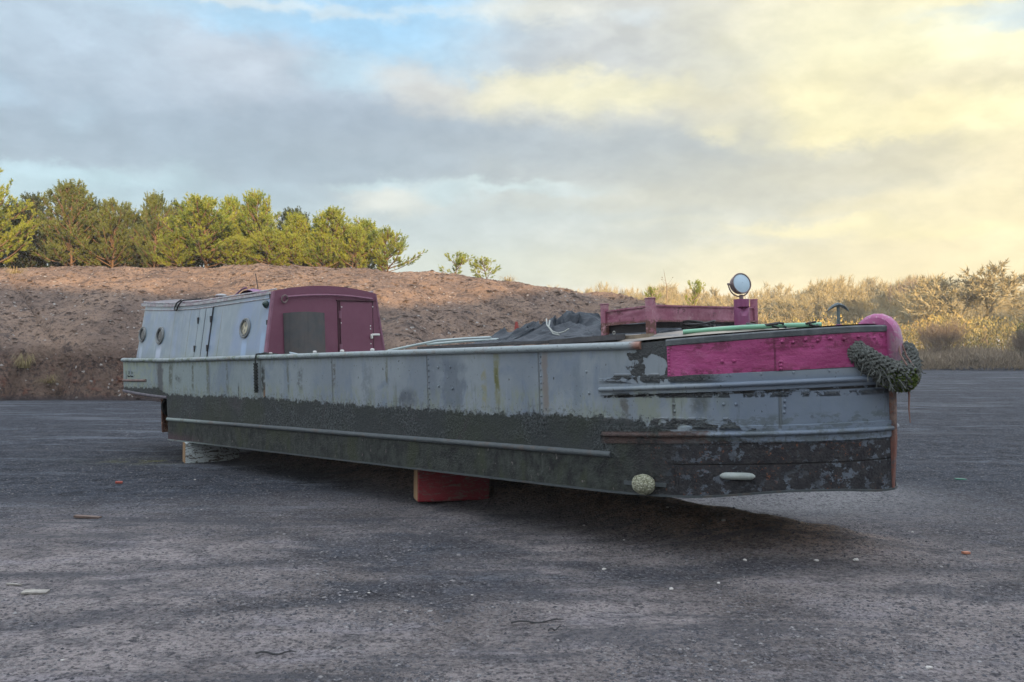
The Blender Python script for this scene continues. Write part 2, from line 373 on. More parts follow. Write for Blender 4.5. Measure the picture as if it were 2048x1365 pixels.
    hh=w.m('MULTIPLY',hh,w.m('SUBTRACT',1,w.m('MULTIPLY',low,.45)));hh=w.m('MULTIPLY',hh,w.m('SUBTRACT',1,w.m('MULTIPLY',calm,.65)))
    hh=w.m('ADD',hh,w.m('MULTIPLY',n2,.25));hh=w.m('ADD',hh,w.m('MULTIPLY',w.m('MAXIMUM',tar,bl),.5));hh=w.m('SUBTRACT',hh,w.m('MULTIPLY',sm,.4));hh=w.m('SUBTRACT',hh,w.m('MULTIPLY',lap,1.))
    return dict(col=colr,rough=rough,nrm=w.bump(hh,1,.015),spec=.35)
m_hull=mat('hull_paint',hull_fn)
def rail_fn(w):
    p=w.obj();s,t,z=w.sep(p);n=w.noise(p,9,5,.7);n2=w.noise(p,40,4,.7)
    c=w.mix(n,(.17,.21,.22),(.31,.37,.38));c=w.mix(w.m('MULTIPLY',w.ss(n,.48,.6),w.ss(s,1,7,.9,.15)),c,(.10,.14,.085))
    c=w.mix(w.ss(n2,.56,.68,0,.75),c,(.06,.065,.055))
    c=w.mix(w.m('MULTIPLY',w.ss(s,8.36,8.44),.9),c,(.24,.11,.07));c=w.mix(w.ss(w.noise(p,5,3),.58,.66,0,.4),c,(.20,.17,.14))
    return dict(col=c,rough=.55,nrm=w.bump(w.m('ADD',n,n2),.5,.01))
m_rail=mat('rail_paint',rail_fn)
def lrail_fn(w):
    p=w.obj();s,t,z=w.sep(p);n=w.noise(p,14,5,.75)
    c=w.mix(n,(.022,.028,.03),(.10,.125,.13));c=w.mix(w.ss(s,.2,2.2,.75,0),c,w.mix(n,(.14,.19,.17),(.30,.36,.34)))
    c=w.mix(w.ss(w.noise(p,6,3),.55,.65,0,.5),c,(.10,.075,.055))
    return dict(col=c,rough=.6,nrm=w.bump(n,.6,.01))
m_lrail=mat('lower_rail_paint',lrail_fn)
def pink_fn(w):
    p=w.obj();s,t,z=w.sep(p);n=w.noise(p,2.2,5,.6);n2=w.noise(p,11,5,.7);st=w.noise(w.scl(p,1.2,1.2,7),3,5,.65)
    c=w.mix(w.ss(n,.35,.65),(.25,.032,.12),(.36,.058,.185));c=w.mix(w.ss(st,.52,.66,0,.6),c,(.21,.02,.085))
    c=w.mix(w.ss(w.noise(w.scl(p,1,1,2.5),5,6,.7),.55,.70,0,.5),c,(.46,.14,.30));c=w.mix(w.ss(w.noise(w.scl(p,.6,.6,5),3.5,5,.7),.54,.62,0,.6),c,(.20,.022,.085));c=w.mix(w.m('MULTIPLY',w.ss(w.m('ABSOLUTE',w.m('SUBTRACT',s,9.383)),.004,.010,1,0),.8),c,(.10,.012,.04))
    e=w.m('MULTIPLY',w.m('MAXIMUM',w.ss(z,1.04,1.09),w.ss(z,.955,.92)),w.ss(n2,.48,.56));c=w.mix(w.m('MULTIPLY',e,.75),c,(.13,.015,.05))
    c=w.mix(w.ss(w.noise(p,36,4,.7),.66,.72,0,.7),c,(.10,.05,.06))
    return dict(col=c,rough=w.ss(n2,.3,.7,.34,.55),nrm=w.bump(w.m('ADD',w.m('MULTIPLY',n2,1.0),w.m('MULTIPLY',st,.6)),.75,.014),spec=.5)
m_pink=mat('pink_paint',pink_fn)
def stem_fn(w):
    p=w.obj();s,t,z=w.sep(p);n=w.noise(p,10,6,.75);n2=w.noise(p,34,5,.7)
    c=w.mix(n,(.27,.05,.15),(.38,.10,.24));c=w.mix(w.ss(w.noise(p,4,4),.48,.60,0,.7),c,(.30,.15,.36));c=w.mix(w.ss(n2,.56,.62,0,.8),c,(.40,.25,.30))
    edge=w.m('MULTIPLY',w.ss(s,9.93,9.97),w.ss(z,1.22,1.15));wr=w.m('MULTIPLY',edge,w.ss(n,.38,.5));c=w.mix(wr,c,w.mix(n2,(.11,.12,.17),(.45,.24,.27)))
    rb=w.mix(w.ss(n,.4,.6),(.10,.075,.065),(.22,.15,.12));rb=w.mix(w.ss(n2,.5,.65),rb,(.19,.08,.05));rb=w.mix(w.ss(z,.35,.55,.65,0),rb,(.17,.06,.042));rb=w.mix(w.ss(w.noise(p,15,4,.7),.52,.6,0,.7),rb,(.09,.085,.09))
    c=w.mix(w.ss(z,.80,.86,1,0),c,rb)
    return dict(col=c,rough=w.ss(z,.7,.9,.8,.36),nrm=w.bump(w.m('ADD',n,n2),.4,.008))
m_stem=mat('stem_paint',stem_fn)
m_band=painted('grey_band_paint',(.062,.075,.08),(.10,.115,.12),.6,9,.25,dirt=.5,dcol=(.2,.22,.21))
def deck_fn(w):
    p=w.obj();s,t,z=w.sep(p);n=w.noise(w.scl(p,.7,3,1),3,5,.65);n2=w.noise(p,25,5,.7)
    c=w.mix(w.ss(n,.35,.6),(.09,.105,.115),(.27,.24,.19));c=w.mix(w.ss(n2,.5,.7,0,.5),c,(.33,.31,.26));c=w.mix(w.ss(t,.02,.16,.8,0),c,(.085,.10,.115))
    return dict(col=c,rough=.6,nrm=w.bump(n2,.3,.006))
m_fore=mat('foredeck_paint',deck_fn)
m_deck=painted('deck_paint',(.10,.12,.11),(.16,.18,.16),.7,5,.2,rust=.12)
def cab_fn(w):
    p=w.obj();s,t,z=w.sep(p);n=w.noise(p,.9,4,.5);n2=w.noise(p,6,5,.6);st=w.noise(w.scl(p,7,7,.35),2.2,4,.55)
    c=w.mix(w.ss(n,.35,.65),(.15,.215,.26),(.205,.28,.31));c=w.mix(w.ss(s,-.6,1.6,0,.7),c,(.19,.255,.28))
    c=w.mix(w.ss(st,.5,.75,0,.22),c,(.36,.43,.47));c=w.mix(w.ss(st,.28,.42,.18,0),c,(.15,.20,.25));c=w.mix(w.ss(w.noise(w.scl(p,1,1,.5),1.9,4,.6,.6),.42,.62),c,w.mix(.6,c,(.17,.25,.40)))
    ab=w.m('MULTIPLY',w.ss(z,1.27,1.1),w.ss(n2,.35,.6,.2,.85));c=w.mix(w.m('MULTIPLY',ab,.7),c,(.20,.25,.20))
    c=w.mix(w.m('MULTIPLY',w.ss(z,1.82,1.93),w.ss(n2,.4,.6)),c,(.22,.25,.24))
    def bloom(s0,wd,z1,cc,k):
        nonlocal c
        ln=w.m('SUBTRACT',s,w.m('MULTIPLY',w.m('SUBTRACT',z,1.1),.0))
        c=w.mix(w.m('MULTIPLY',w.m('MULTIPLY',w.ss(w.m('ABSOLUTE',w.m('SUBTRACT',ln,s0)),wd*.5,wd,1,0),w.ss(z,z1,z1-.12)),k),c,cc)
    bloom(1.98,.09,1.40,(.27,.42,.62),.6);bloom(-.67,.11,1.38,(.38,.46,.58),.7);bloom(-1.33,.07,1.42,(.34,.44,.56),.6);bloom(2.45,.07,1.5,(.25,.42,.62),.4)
    sm=None
    for a in (-.25,.28,1.25):
        q=w.ss(w.m('ABSOLUTE',w.m('SUBTRACT',w.m('ADD',s,w.m('MULTIPLY',w.m('SUBTRACT',n2,.5),.02)),a)),.004,.014,1,0);sm=q if sm is None else w.m('MAXIMUM',sm,q)
    c=w.mix(w.m('MULTIPLY',sm,w.ss(n2,.3,.55,.35,.85)),c,(.13,.16,.11))
    arc=w.m('ABSOLUTE',w.m('SUBTRACT',w.vm('LENGTH',w.vm('SUBTRACT',w.nd('ShaderNodeCombineXYZ').outputs[0] if False else w.scl(p,1,0,1),(.02,0,1.66))),.12));am=w.m('MULTIPLY',w.ss(arc,.004,.010,1,0),w.ss(s,.0,.04))
    c=w.mix(w.m('MULTIPLY',am,.5),c,(.12,.16,.17))
    ln=w.m('MULTIPLY',w.ss(w.m('ABSOLUTE',w.m('SUBTRACT',s,w.m('MULTIPLY',z,.02))),.004,.010,1,0),w.win(z,1.35,1.85,.04));c=w.mix(w.m('MULTIPLY',ln,.4),c,(.13,.17,.15))
    return dict(col=c,rough=w.ss(n2,.3,.7,.30,.45),nrm=w.bump(w.m('ADD',w.noise(p,2.4,3),w.m('MULTIPLY',w.noise(p,50,3),.05)),.35,.02),spec=.6)
m_cab=mat('cabin_paint',cab_fn)
m_maroon=painted('maroon_paint',(.155,.052,.088),(.14,.045,.078),.5,3,.06,streak=False,dirt=.08,dcol=(.2,.1,.13))
m_maroon2=painted('maroon_trim',(.22,.10,.15),(.17,.07,.11),.5,9,.2,dirt=.3,dcol=(.3,.22,.24))
def cratch_fn(w):
    p=w.obj();n=w.noise(p,5,6,.7);n2=w.noise(p,22,6,.75);z=w.sep(p)[2]
    c=w.mix(w.ss(n,.35,.65),(.23,.065,.11),(.34,.15,.20));c=w.mix(w.ss(w.noise(w.scl(p,1,1,2),3,6,.7),.5,.66,0,.7),c,(.42,.28,.28));c=w.mix(w.ss(n2,.56,.66,0,.6),c,(.50,.36,.38));c=w.mix(w.ss(w.noise(p,11,6,.8),.57,.61,0,.85),c,(.11,.035,.045))
    c=w.mix(w.m('MULTIPLY',w.ss(z,1.335,1.31),w.ss(n2,.4,.5)),c,(.12,.055,.04))
    return dict(col=c,rough=.6,nrm=w.bump(w.m('ADD',n,n2),.7,.008))
m_cratch=mat('worn_purple_paint',cratch_fn)
m_ped=painted('pedestal_paint',(.23,.062,.155),(.18,.045,.115),.42,5,.1,dirt=.15,dcol=(.4,.25,.35))
m_dark=plain('dark_iron',(.02,.022,.024),.6,30,.3)
m_blk=plain('black_rubber',(.012,.013,.014),.6,40,.3)
m_rust=painted('rusty_steel',(.35,.20,.12),(.24,.12,.065),.8,8,.4,rust=.25,dirt=.3)
m_brnmet=painted('brown_metal',(.21,.16,.155),(.12,.09,.085),.5,16,.2,metal=.1)
m_brass=plain('dull_grey_brass',(.16,.18,.18),.45,30,.1,metal=.3)
m_white=plain('white_plastic',(.62,.63,.60),.4,30,.05,.1)
m_sheet=painted('grey_green_sheet',(.055,.062,.066),(.075,.068,.065),.55,4,.1,dirt=.3,dcol=(.04,.07,.09))
m_roof=painted('roof_paint',(.10,.12,.12),(.15,.12,.13),.6,4,.2)
m_trimw=painted('pale_trim',(.34,.37,.36),(.25,.2,.22),.5,14,.2,dirt=.5)
def lens_fn(w):
    p=w.obj();n=w.noise(p,14,3);return dict(col=w.mix(n,(.36,.50,.58),(.44,.58,.66)),rough=.35,spec=.4,nrm=w.bump(w.nd('ShaderNodeTexWave').outputs['Fac'],0.0,.001))
m_lens=mat('lamp_glass',lens_fn)
m_glassd=plain('dark_glass',(.012,.018,.022),.2,4,0,spec=.25)
def glc(w):
    p=w.obj();n=w.noise(p,9,3,.5,1.5);return dict(col=w.mix(w.ss(n,.4,.6),(.09,.085,.06),(.36,.34,.22)),rough=.2)
m_glassc=mat('curtained_glass',glc)
# ================================================================== BOAT
boat=empty('narrowboat',mat=BM)
tag(boat,'weathered grey canal boat with tarred lower hull and pink bow, propped on timber blocks','boat')
def dent(s,z):return (float(fbm(np.array(s*1.7+5),np.array(z*2.6+3),3,3))-.5)*.016
def hull_part():
    mb=MB()
    ns=np.concatenate([np.linspace(0,AS0,40)[:-1],np.arange(AS0,arc_of(0),.06),[arc_of(0)]])
    nm=np.concatenate([np.arange(arc_of(0),arc_of(8.0),.07),np.linspace(arc_of(8.0),AEND,60)])
    for A,nz in ((ns,10),(nm,20)):
        for far in(False,True):
            G=[]
            for a in A:
                s=float(np.interp(a,OA,OL[:,0]));aft=(A is ns)
                z0=zb(min(s,-1e-6)) if aft else zb(max(s,1e-6));z1=zt(s)
                fade=1 if a<AEND-.05 else 0
                G.append([OP(a,z0+(z1-z0)*j/nz,dent(s,z0+(z1-z0)*j/nz)*fade*(0 if j in(0,nz) else 1),far) for j in range(nz+1)])
            mb.grid(G)
        # bottom plate
        G=[]
        for a in A:
            s=float(np.interp(a,OA,OL[:,0]));aft=(A is ns);z0=zb(min(s,-1e-6)) if aft else zb(max(s,1e-6))
            G.append([OP(a,z0,0),OP(a,z0,0,True)])
        mb.grid(G)
    # swim (tapering underwater stern)
    sw=[[(0.004,0,z),(-.5,.35,z),(-.95,.92,z)] for z in(.0,.3,.59)];mb.grid(sw)
    sw=[[(0.004,2.08,z),(-.5,1.73,z),(-.95,1.16,z)] for z in(.0,.3,.59)];mb.grid(sw)
    mb.add([(-.95,.92,0),(-.95,1.16,0),(-.95,1.16,.59),(-.95,.92,.59)],[(0,1,2,3)])
    mb.add([(0.004,0,0),(0.004,2.08,0),(-.5,1.73,0),(-.95,1.16,0),(-.95,.92,0),(-.5,.35,0)],[(0,1,2,3,4,5)])
    # rivets
    def rv(s,z,r=.011,far=False):
        a=arc_of(s);x=OP(a,z,.003,far);mb.ell(x,(r,r*.9,r),7,4)
    for far in(False,True):
        for s0 in(5.93,7.42):
            z=.62
            while z<1.08:rv(s0+.022,z,.009,far);z+=.055
        for (s,z) in((9.05,.68),(9.13,.68),(9.42,.77),(9.43,.74),(9.425,.70),(9.425,.66),(9.42,.62),(8.70,.68),(8.705,.63),(8.70,.58),(9.05,.85),(9.3,.87),(9.55,.885),(8.9,.86),(8.2,.86),(8.32,.85),(6.1,.98),(6.28,.98),(7.95,.93),(7.97,.76),(6.1,.8),(6.3,.78)):rv(s,z,.013,far)
        for k in range(7):rv(8.715,.06+.038*k,.007,far)
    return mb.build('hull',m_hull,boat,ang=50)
hull_part()
m_rim=painted('rim_paint',(.13,.12,.14),(.08,.075,.085),.6,12,.3,dirt=.4)
# thin turned edge under the hull
for far in(False,True):
    mb=MB();sweep(mb,arc_of(0),AEND,lambda s:[(-.03,zb(max(s,1e-6))-.012),(.008,zb(max(s,1e-6))-.012),(.010,zb(max(s,1e-6))+.004),(-.03,zb(max(s,1e-6))+.004)],.1,far)
    mb.build('keel_edge',m_lrail,boat)
    mb=MB();sweep(mb,.0,arc_of(8.46),halfround(lambda s:zt(min(s,8.3))-.005,.031,0,8,.036),.09,far)
    mb.build('gunwale_rail',m_rail,boat)
    mb=MB();sweep(mb,arc_of(.0),arc_of(8.17),halfround(.285,.026),.1,far);mb.build('rubbing_strake',m_lrail,boat)
    mb=MB();sweep(mb,.3,arc_of(0.0),halfround(lambda s:zb(min(s,-1e-5))+.012,.022),.06,far);mb.build('counter_rim',m_rim,boat)
    mb=MB();sweep(mb,.45,arc_of(-1.0)+.28,halfround(.835,.02),.06,far)
    mb.build('counter_strake',painted('rusty_strip',(.20,.14,.12),(.14,.10,.09),.7,9,.3,rust=.1),boat)
    up_=lambda s:.055*min(1,max(0,(s-8.1)/1.75))
    mb=MB();sweep(mb,arc_of(8.085),AEND-.01,lambda s:[(.0,.745+up_(s)),(.010,.745+up_(s)),(.012,.875+up_(s)*.9),(.0,.880+up_(s)*.9)],.05,far)
    for s_ in np.arange(8.15,9.85,.19):
        mb.ell(OP(arc_of(s_),.858+up_(s_),.012,far),(.011,.009,.011),7,4)
    sweep(mb,arc_of(8.09),AEND-.01,halfround(lambda s:.790+up_(s),.019,.010,8,.026),.05,far)
    mb.build('bow_strake',m_hull,boat)
    up2=lambda s:.045*min(1,max(0,(s-8.1)/1.75))
    mb=MB();sweep(mb,arc_of(8.095),AEND-.01,lambda s:[(.0,.375+up2(s)),(.010,.375+up2(s)),(.012,.497+up2(s)*.9),(.0,.502+up2(s)*.9)],.05,far)
    sweep(mb,arc_of(8.1),AEND-.01,halfround(lambda s:.438+up2(s),.018,.010,8,.024),.05,far)
    mb.build('lower_bow_strake',m_hull,boat)
    # pink bow panel, riveted
    mb=MB()
    pt=lambda s:zt(s)-.045
    pb=lambda s:.887+.046*min(1,max(0,(s-8.65)/1.2))
    for (a0,a1,th) in((arc_of(8.665),arc_of(9.383),.010),(arc_of(9.378),AEND-.01,.014)):
        n=int((a1-a0)/.03);G=[]
        for i in range(n+1):
            a=a0+(a1-a0)*i/n;s=float(np.interp(a,OA,OL[:,0]));row=[OP(a,pb(s),0,far)]
            for j in range(9):
                z=pb(s)+(pt(s)-pb(s))*j/8
                row.append(OP(a,z,th+(float(fbm(np.array(a*6),np.array(z*9),9,3))-.5)*.014-(.014*math.exp(-((a-arc_of(9.44))/.04)**2-((z-1.04)/.014)**2)),far))
            row.append(OP(a,pt(s),0,far));G.append(row)
        b=len(mb.v);mb.grid(G);m_=len(G[0]);mb.face([b+k for k in range(m_)]);mb.face([b+n*m_+k for k in range(m_)][::-1])
    for k in range(9):mb.ell(OP(arc_of(8.678),.90+k*.024,.012,far),(.009,.009,.009),7,4)
    for k,z in enumerate((.93,.955,.98)):mb.ell(OP(arc_of(9.41),z,.016,far),(.015,.016,.015),7,4)
    for s_ in(9.05,9.127):mb.ell(OP(arc_of(s_),.992,.014,far),(.014,.011,.014),8,5)
    for k,s_ in enumerate(np.arange(9.42,9.88,.065)):mb.ell(OP(arc_of(s_),pt(s_)-.030-.010*(k%2),.016,far),(.014,.015,.013),7,4)
    mb.build('bow_panel',m_pink,boat,ang=60)
    mb=MB();sweep(mb,arc_of(8.66),AEND-.015,lambda s:[(-.03,zt(s)-.040),(.017,zt(s)-.040),(.020,zt(s)-.004),(.010,zt(s)+.006),(-.03,zt(s)+.006)],.04,far)
    mb.build('gunwale_capping',m_band,boat)
# stem
def stem_head():
    mb=MB()
    prof=[(9.885,.05),(9.925,.05),(9.955,.40),(9.962,.80),(9.985,.92),(10.005,1.03),(10.012,1.11),(10.0,1.18),(9.975,1.235),(9.935,1.278),(9.88,1.303),(9.825,1.305),(9.775,1.288),(9.73,1.255),(9.69,1.215),(9.66,1.18),(9.66,1.0),(9.86,.80),(9.87,.4)]
    def half(z,e):
        b=.020 if z<.82 else .020+.034*min(1,(z-.82)/.22)
        return b
    n=len(prof);layers=[]
    cx,cz=9.86,1.0
    for k in range(9):
        u=-1+2*k/8;sh=1-(abs(u)**4)*.10
        L=[]
        for (s,z) in prof:
            hw=half(z,0);c2=(9.90,z if z<1.0 else 1.0)
            if z>=1.0:ss_,zz=c2[0]+(s-c2[0])*sh,1.0+(z-1.0)*sh
            else:ss_,zz=c2[0]+(s-c2[0])*sh,z
            L.append((ss_,HB+u*hw,zz))
        layers.append(L+[L[0]])
    b=len(mb.v);mb.grid(layers);m=n+1
    mb.face([b+i for i in range(n)]);mb.face([b+8*m+i for i in range(n)][::-1])
    mb.build('stem_post',m_stem,boat,ang=35)
stem_head()
# decks
mb=MB();G=[]
for a in np.linspace(0,arc_of(9.7),150):
    G.append([OP(a,1.075,-.012),OP(a,1.075,-.012,True)])
mb.grid(G);mb.build('side_deck',m_deck,boat,False)
def fdz(s,t):
    e=zt(s)+.004;u=abs(t-HB)/max(.05,HB-float(np.interp(s,OL[32:,0],OL[32:,1])))
    return e+.012+.083*(1-min(1,u)**3.2)*float(1-sst(8.75,9.35,s)) if u<.999 else e
mb=MB();G=[]
for s in np.linspace(7.62,9.86,46):
    ti=float(np.interp(s,OL[32:,0],OL[32:,1]))+.010
    G.append([(s,ti+(2*HB-2*ti)*j/24,fdz(s,ti+(2*HB-2*ti)*j/24)) for j in range(25)])
mb.grid(G);b=len(mb.v)
row=G[0];mb.v+=[(7.62,p[1],1.07) for p in row];
for j in range(24):mb.face((b+j,b+j+1,j+1,j))
mb.build('foredeck',m_fore,boat)
# ---- cabin
def zc(s):return float(np.interp(s,[-1.6,-1.0,-.4,.4,1.3,2.6],[2.035,1.985,1.95,1.925,1.93,1.945]))
SB=2.583
def CP(s,v,d=0,far=False):
    zz=1.07+(zc(s)-1.07)*v;t=.14+.14*v-d*.985;zz+=d*.16
    return (s,2*HB-t if far else t,zz)
def cabin():
    nv=10
    for far in(False,True):
        mb=MB();G=[]
        # stern face + rounded corner + side
        pl=[]
        for k in range(5):pl.append((0,HB-(HB-.40)*k/4))
        for k in range(1,9):
            th=PI/2*k/8;pl.append((.26-.26*math.cos(th),.40-.26*math.sin(th)))
        for k in range(1,60):pl.append((.26+(SB+1.70-.26)*k/59,.14))
        for (ds,t) in pl:
            r=[]
            for j in range(nv+1):
                v=j/nv;s=-1.70+.16*v*(1-min(1,ds/1.2))+ds
                tt=t+.14*v*(1 if t<.6 else (HB-t)/(HB-.4)*1.0)
                z=1.07+(zc(s)+.085*(1-((HB-tt)/.76)**2 if tt>.28 and ds<.26 else 0)-1.07)*v
                tt+=(float(fbm(np.array(s*1.1),np.array(v*2.),21,2))-.5)*.012 if 0<j<nv and ds>.3 else 0
                r.append((s,2*HB-tt if far else tt,z))
            G.append(r)
        mb.grid(G);o=mb.build('cabin_side',m_cab,boat,ang=60)
        # roof edge strip, drip rail
        mb=MB()
        S=np.linspace(-1.5,SB+.01,40)
        mb.grid([[CP(s,1,.002,far),CP(s,1,.016,far),CP(s,.962,.016,far),CP(s,.962,.002,far)] for s in S])
        mb.tube([CP(s,.905,.006,far) for s in S],.006,5)
        for s in np.arange(-1.4,SB,.055):
            if .35<s<1.2 or s>2.1:mb.ell(CP(s,.935,.004,far),(.006,.005,.006),5,3)
        mb.build('roof_edge',m_trimw,boat)
        mb=MB();mb.tube([tuple(np.array(CP(s,1,0.0,far))+np.array((0,.03*(1 if not far else -1),.028))) for s in S],.011,7)
        for s in np.arange(-1.4,SB,.27):
            p=np.array(CP(s,1,0,far))+np.array((0,.03*(1 if not far else -1),0));mb.cyl(tuple(p-[0,0,.01]),tuple(p+[0,0,.03]),.009,6)
        mb.build('roof_handrail',painted('handrail_paint',(.30,.22,.25),(.36,.38,.38),.5,12,.2,dirt=.5),boat)
    # roof
    mb=MB();G=[]
    for s in np.linspace(-1.56,SB+.01,30):
        G.append([(s,.27+(2*HB-.54)*j/16,zc(s)+.085*(1-((j/8)-1)**2)) for j in range(17)])
    mb.grid(G);mb.build('cabin_roof',m_roof,boat)
    # bulkhead
    mb=MB();x=SB+.016;pts=[(x,.125,1.07)]
    N=20
    top=[(x,.265+(2*HB-.53)*k/N,zc(SB)+.005+.085*(1-((k/(N/2))-1)**2)) for k in range(N+1)]
    pts=[(x,.125,1.07)]+top+[(x,2*HB-.125,1.07)]
    b=len(mb.v);mb.v+=pts+[(x-.03,p[1],p[2]) for p in pts];n=len(pts)
    mb.face(range(b,b+n));mb.face([b+n+i for i in range(n)][::-1])
    for i in range(n):mb.face((b+i,b+n+i,b+n+(i+1)%n,b+(i+1)%n))
    mb.build('front_bulkhead',m_maroon,boat,ang=30)
    # corner angle trim
    for sgn in(0,1):
        mb=MB();f=lambda t:2*HB-t if sgn else t
        mb.grid([[(x+.006,f(.125+.14*v-.004),1.07+(zc(SB)-1.07)*v),(x+.006,f(.125+.14*v+.022),1.07+(zc(SB)-1.07)*v)] for v in np.linspace(0,1,6)])
        mb.grid([[(x+.006,f(.125+.14*v-.004),1.07+(zc(SB)-1.07)*v),(x-.045,f(.125+.14*v-.006),1.07+(zc(SB)-1.07)*v)] for v in np.linspace(0,1,6)])
        for v in np.arange(.06,1,.075):mb.ell((x+.007,f(.125+.14*v+.009),1.07+(zc(SB)-1.07)*v),(.004,.006,.006),6,4)
        mb.build('corner_trim',m_maroon2,boat,False)
cabin()
X=SB+.016
mb=MB();B_=[(X+.035,.42+1.31*k/16,1.868+.045*math.sin(PI*(k/16*.92+.04))) for k in range(17)];mb.tube(B_,.013,8)
mb.cyl((X,.44,1.872),(X+.035,.44,1.872),.01,8);mb.cyl((X,1.71,1.872),(X+.035,1.71,1.872),.01,8)
bar=mb.build('bulkhead_grab_bar',m_maroon2,boat)
mb=MB();mb.tube([(X+.035+.012*math.cos(a),.40+.042*math.sin(a),1.85+.045*math.cos(a)) for a in np.linspace(0,2*PI,20)],.009,7,False);mb.build('ring',m_brnmet,bar)
# bulkhead door
door=None
mb=MB();mb.add([(X,1.22,1.10),(X+.012,1.22,1.10),(X,1.76,1.10),(X+.012,1.76,1.10),(X,1.22,1.835),(X+.012,1.22,1.835),(X,1.74,1.835),(X+.012,1.74,1.835)],[(1,3,7,5),(0,1,5,4),(2,6,7,3),(4,5,7,6),(0,2,3,1)])
door=mb.build('front_door',m_maroon,boat,False)
mb=MB();mb.box((X,1.175,1.842),(X+.03,1.78,1.855));mb.box((X,1.19,1.10),(X+.010,1.212,1.84));mb.box((X,1.222,1.10),(X+.020,1.228,1.84));mb.box((X,1.742,1.10),(X+.016,1.750,1.84))
mb.build('door_frame',plain('dark_maroon',(.05,.012,.022),.6,9,.1),boat,False)
for z in(1.22,1.66):
    mb=MB();mb.box((X+.01,1.20,z-.05),(X+.024,1.24,z+.05),.003);mb.cyl((X+.024,1.22,z-.05),(X+.024,1.22,z+.05),.009,8);mb.build('hinge',m_maroon2,door)
mb=MB();mb.box((X+.012,1.69,1.335),(X+.05,1.72,1.40),.008);mb.box((X+.03,1.70,1.375),(X+.055,1.83,1.405),.008);mb.build('door_handle',m_white,door)
for (t,z) in((1.25,1.76),(1.235,1.655),(1.235,1.55),(1.70,1.51),(1.70,1.47),(1.745,1.77),(1.70,1.27)):mb=MB();mb.ell((X+.016,t,z),(.005,.010,.009),7,5);mb.build('door_bolt',m_white,door)
# curved dark sheet leaning on the bulkhead
org=Vector((X+.06,.62,1.08))
def at_boat(mb,name,m,org,label=None,cat=None,group=None,parent=None,smooth=True,ang=40,kind=None):
    mb.v=[tuple(Vector(p)-org) for p in mb.v]
    o=mb.build(name,m,parent,smooth,ang)
    if parent is None:
        o.matrix_world=BM@Matrix.Translation(org);tag(o,label,cat,group,kind)
    return o
mb=MB();G=[]
for k in range(13):
    u=k/12;t=.39+.49*u;dx=.10*math.sin(PI*min(1,u*1.0))*.0
    x=X+.012+.16*(1-max(0,(1-u/.3))**2 if u<.3 else 1)*1.0
    G.append([(x+.012,t,1.08),(x,t,1.672+.012*math.sin(u*PI))])
mb.grid(G)
o2=[[ (p[0]-.006,p[1],p[2]) for p in g] for g in G];mb.grid(o2)
mb.box((X+.165,.872,1.08),(X+.175,.884,1.67));
G=[[(X+.006,.39+.49*u,1.672+.012*math.sin(u*PI)),(X+.012+.16*(1-max(0,(1-u/.3))**2 if u<.3 else 1),.39+.49*u,1.672+.012*math.sin(u*PI))] for u in np.linspace(0,1,9)];mb.grid(G)
at_boat(mb,'metal_sheet',m_sheet,org,'curved dark grey sheet box standing against the maroon cabin front','metal sheet')
# portholes
def porthole(s,z,r,glass):
    v=(z-1.07)/(zc(s)-1.07);c=Vector(CP(s,v,.0));nrm=Vector((0,-.985,.165)).normalized();ax=Vector((1,0,0));ay=nrm.cross(ax)*-1
    M=Matrix((( ax.x,ay.x,nrm.x,c.x),(ax.y,ay.y,nrm.y,c.y),(ax.z,ay.z,nrm.z,c.z),(0,0,0,1)))
    mb=MB();n=32
    pr=[(r,-.004),(r,.012),(r*.95,.020),(r*.84,.021),(r*.80,.014),(r*.76,.014),(r*.72,.022),(r*.68,.018),(r*.67,-.002)]
    b=len(mb.v)
    for rr,zz in pr:
        for k in range(n):mb.v.append(tuple(M@Vector((rr*math.cos(2*PI*k/n),rr*math.sin(2*PI*k/n),zz))))
    for i in range(len(pr)-1):
        for k in range(n):mb.face((b+i*n+k,b+i*n+(k+1)%n,b+(i+1)*n+(k+1)%n,b+(i+1)*n+k))
    for k in range(8):
        a=2*PI*k/8+.2;mb.ell(tuple(M@Vector((r*.9*math.cos(a),r*.9*math.sin(a),.021))),(.005,.005,.005),5,3)
    rim=mb.build('porthole',m_brass,boat)
    mb=MB();b=0
    mb.v=[tuple(M@Vector((r*.69*math.cos(2*PI*k/n),r*.69*math.sin(2*PI*k/n),.006))) for k in range(n)];mb.face(range(n))
    mb.build('glass',glass,rim,False)
porthole(1.96,1.51,.135,m_glassc);porthole(-.67,1.50,.135,m_glassd);porthole(-1.33,1.54,.125,m_glassd)
# side hatch doors
for (a,b_) in((.585,.765),(.785,.965)):
    mb=MB();vs=[]
    for s_,v in((a,.05),(b_,.05),(b_,.885),(a,.885)):
        vs+= [CP(s_,v,0),CP(s_,v,.012)]
    mb.add(vs,[(1,3,5,7),(0,1,7,6),(2,4,5,3),(4,6,7,5),(0,2,3,1)])
    d=mb.build('side_hatch_door',m_cab,boat,False)
    for v in(.24,.70):
        mb=MB();s_=a-.004 if a<.7 else b_+.004
        mb.box((s_-.014,CP(s_,v)[1]-.028,CP(s_,v)[2]-.045),(s_+.014,CP(s_,v)[1]-.004,CP(s_,v)[2]+.045),.004);mb.build('hinge',m_dark,d)
for s_ in(.575,.775,.975):
    mb=MB();mb.tube([CP(s_,.05,.002),CP(s_,.885,.002)],.009,5);mb.build('hatch_gap',m_dark,boat)
mb=MB();mb.tube([CP(.54,.90,.006),CP(1.0,.90,.006)],.011,6);mb.build('hatch_drip_bar',m_trimw,boat)
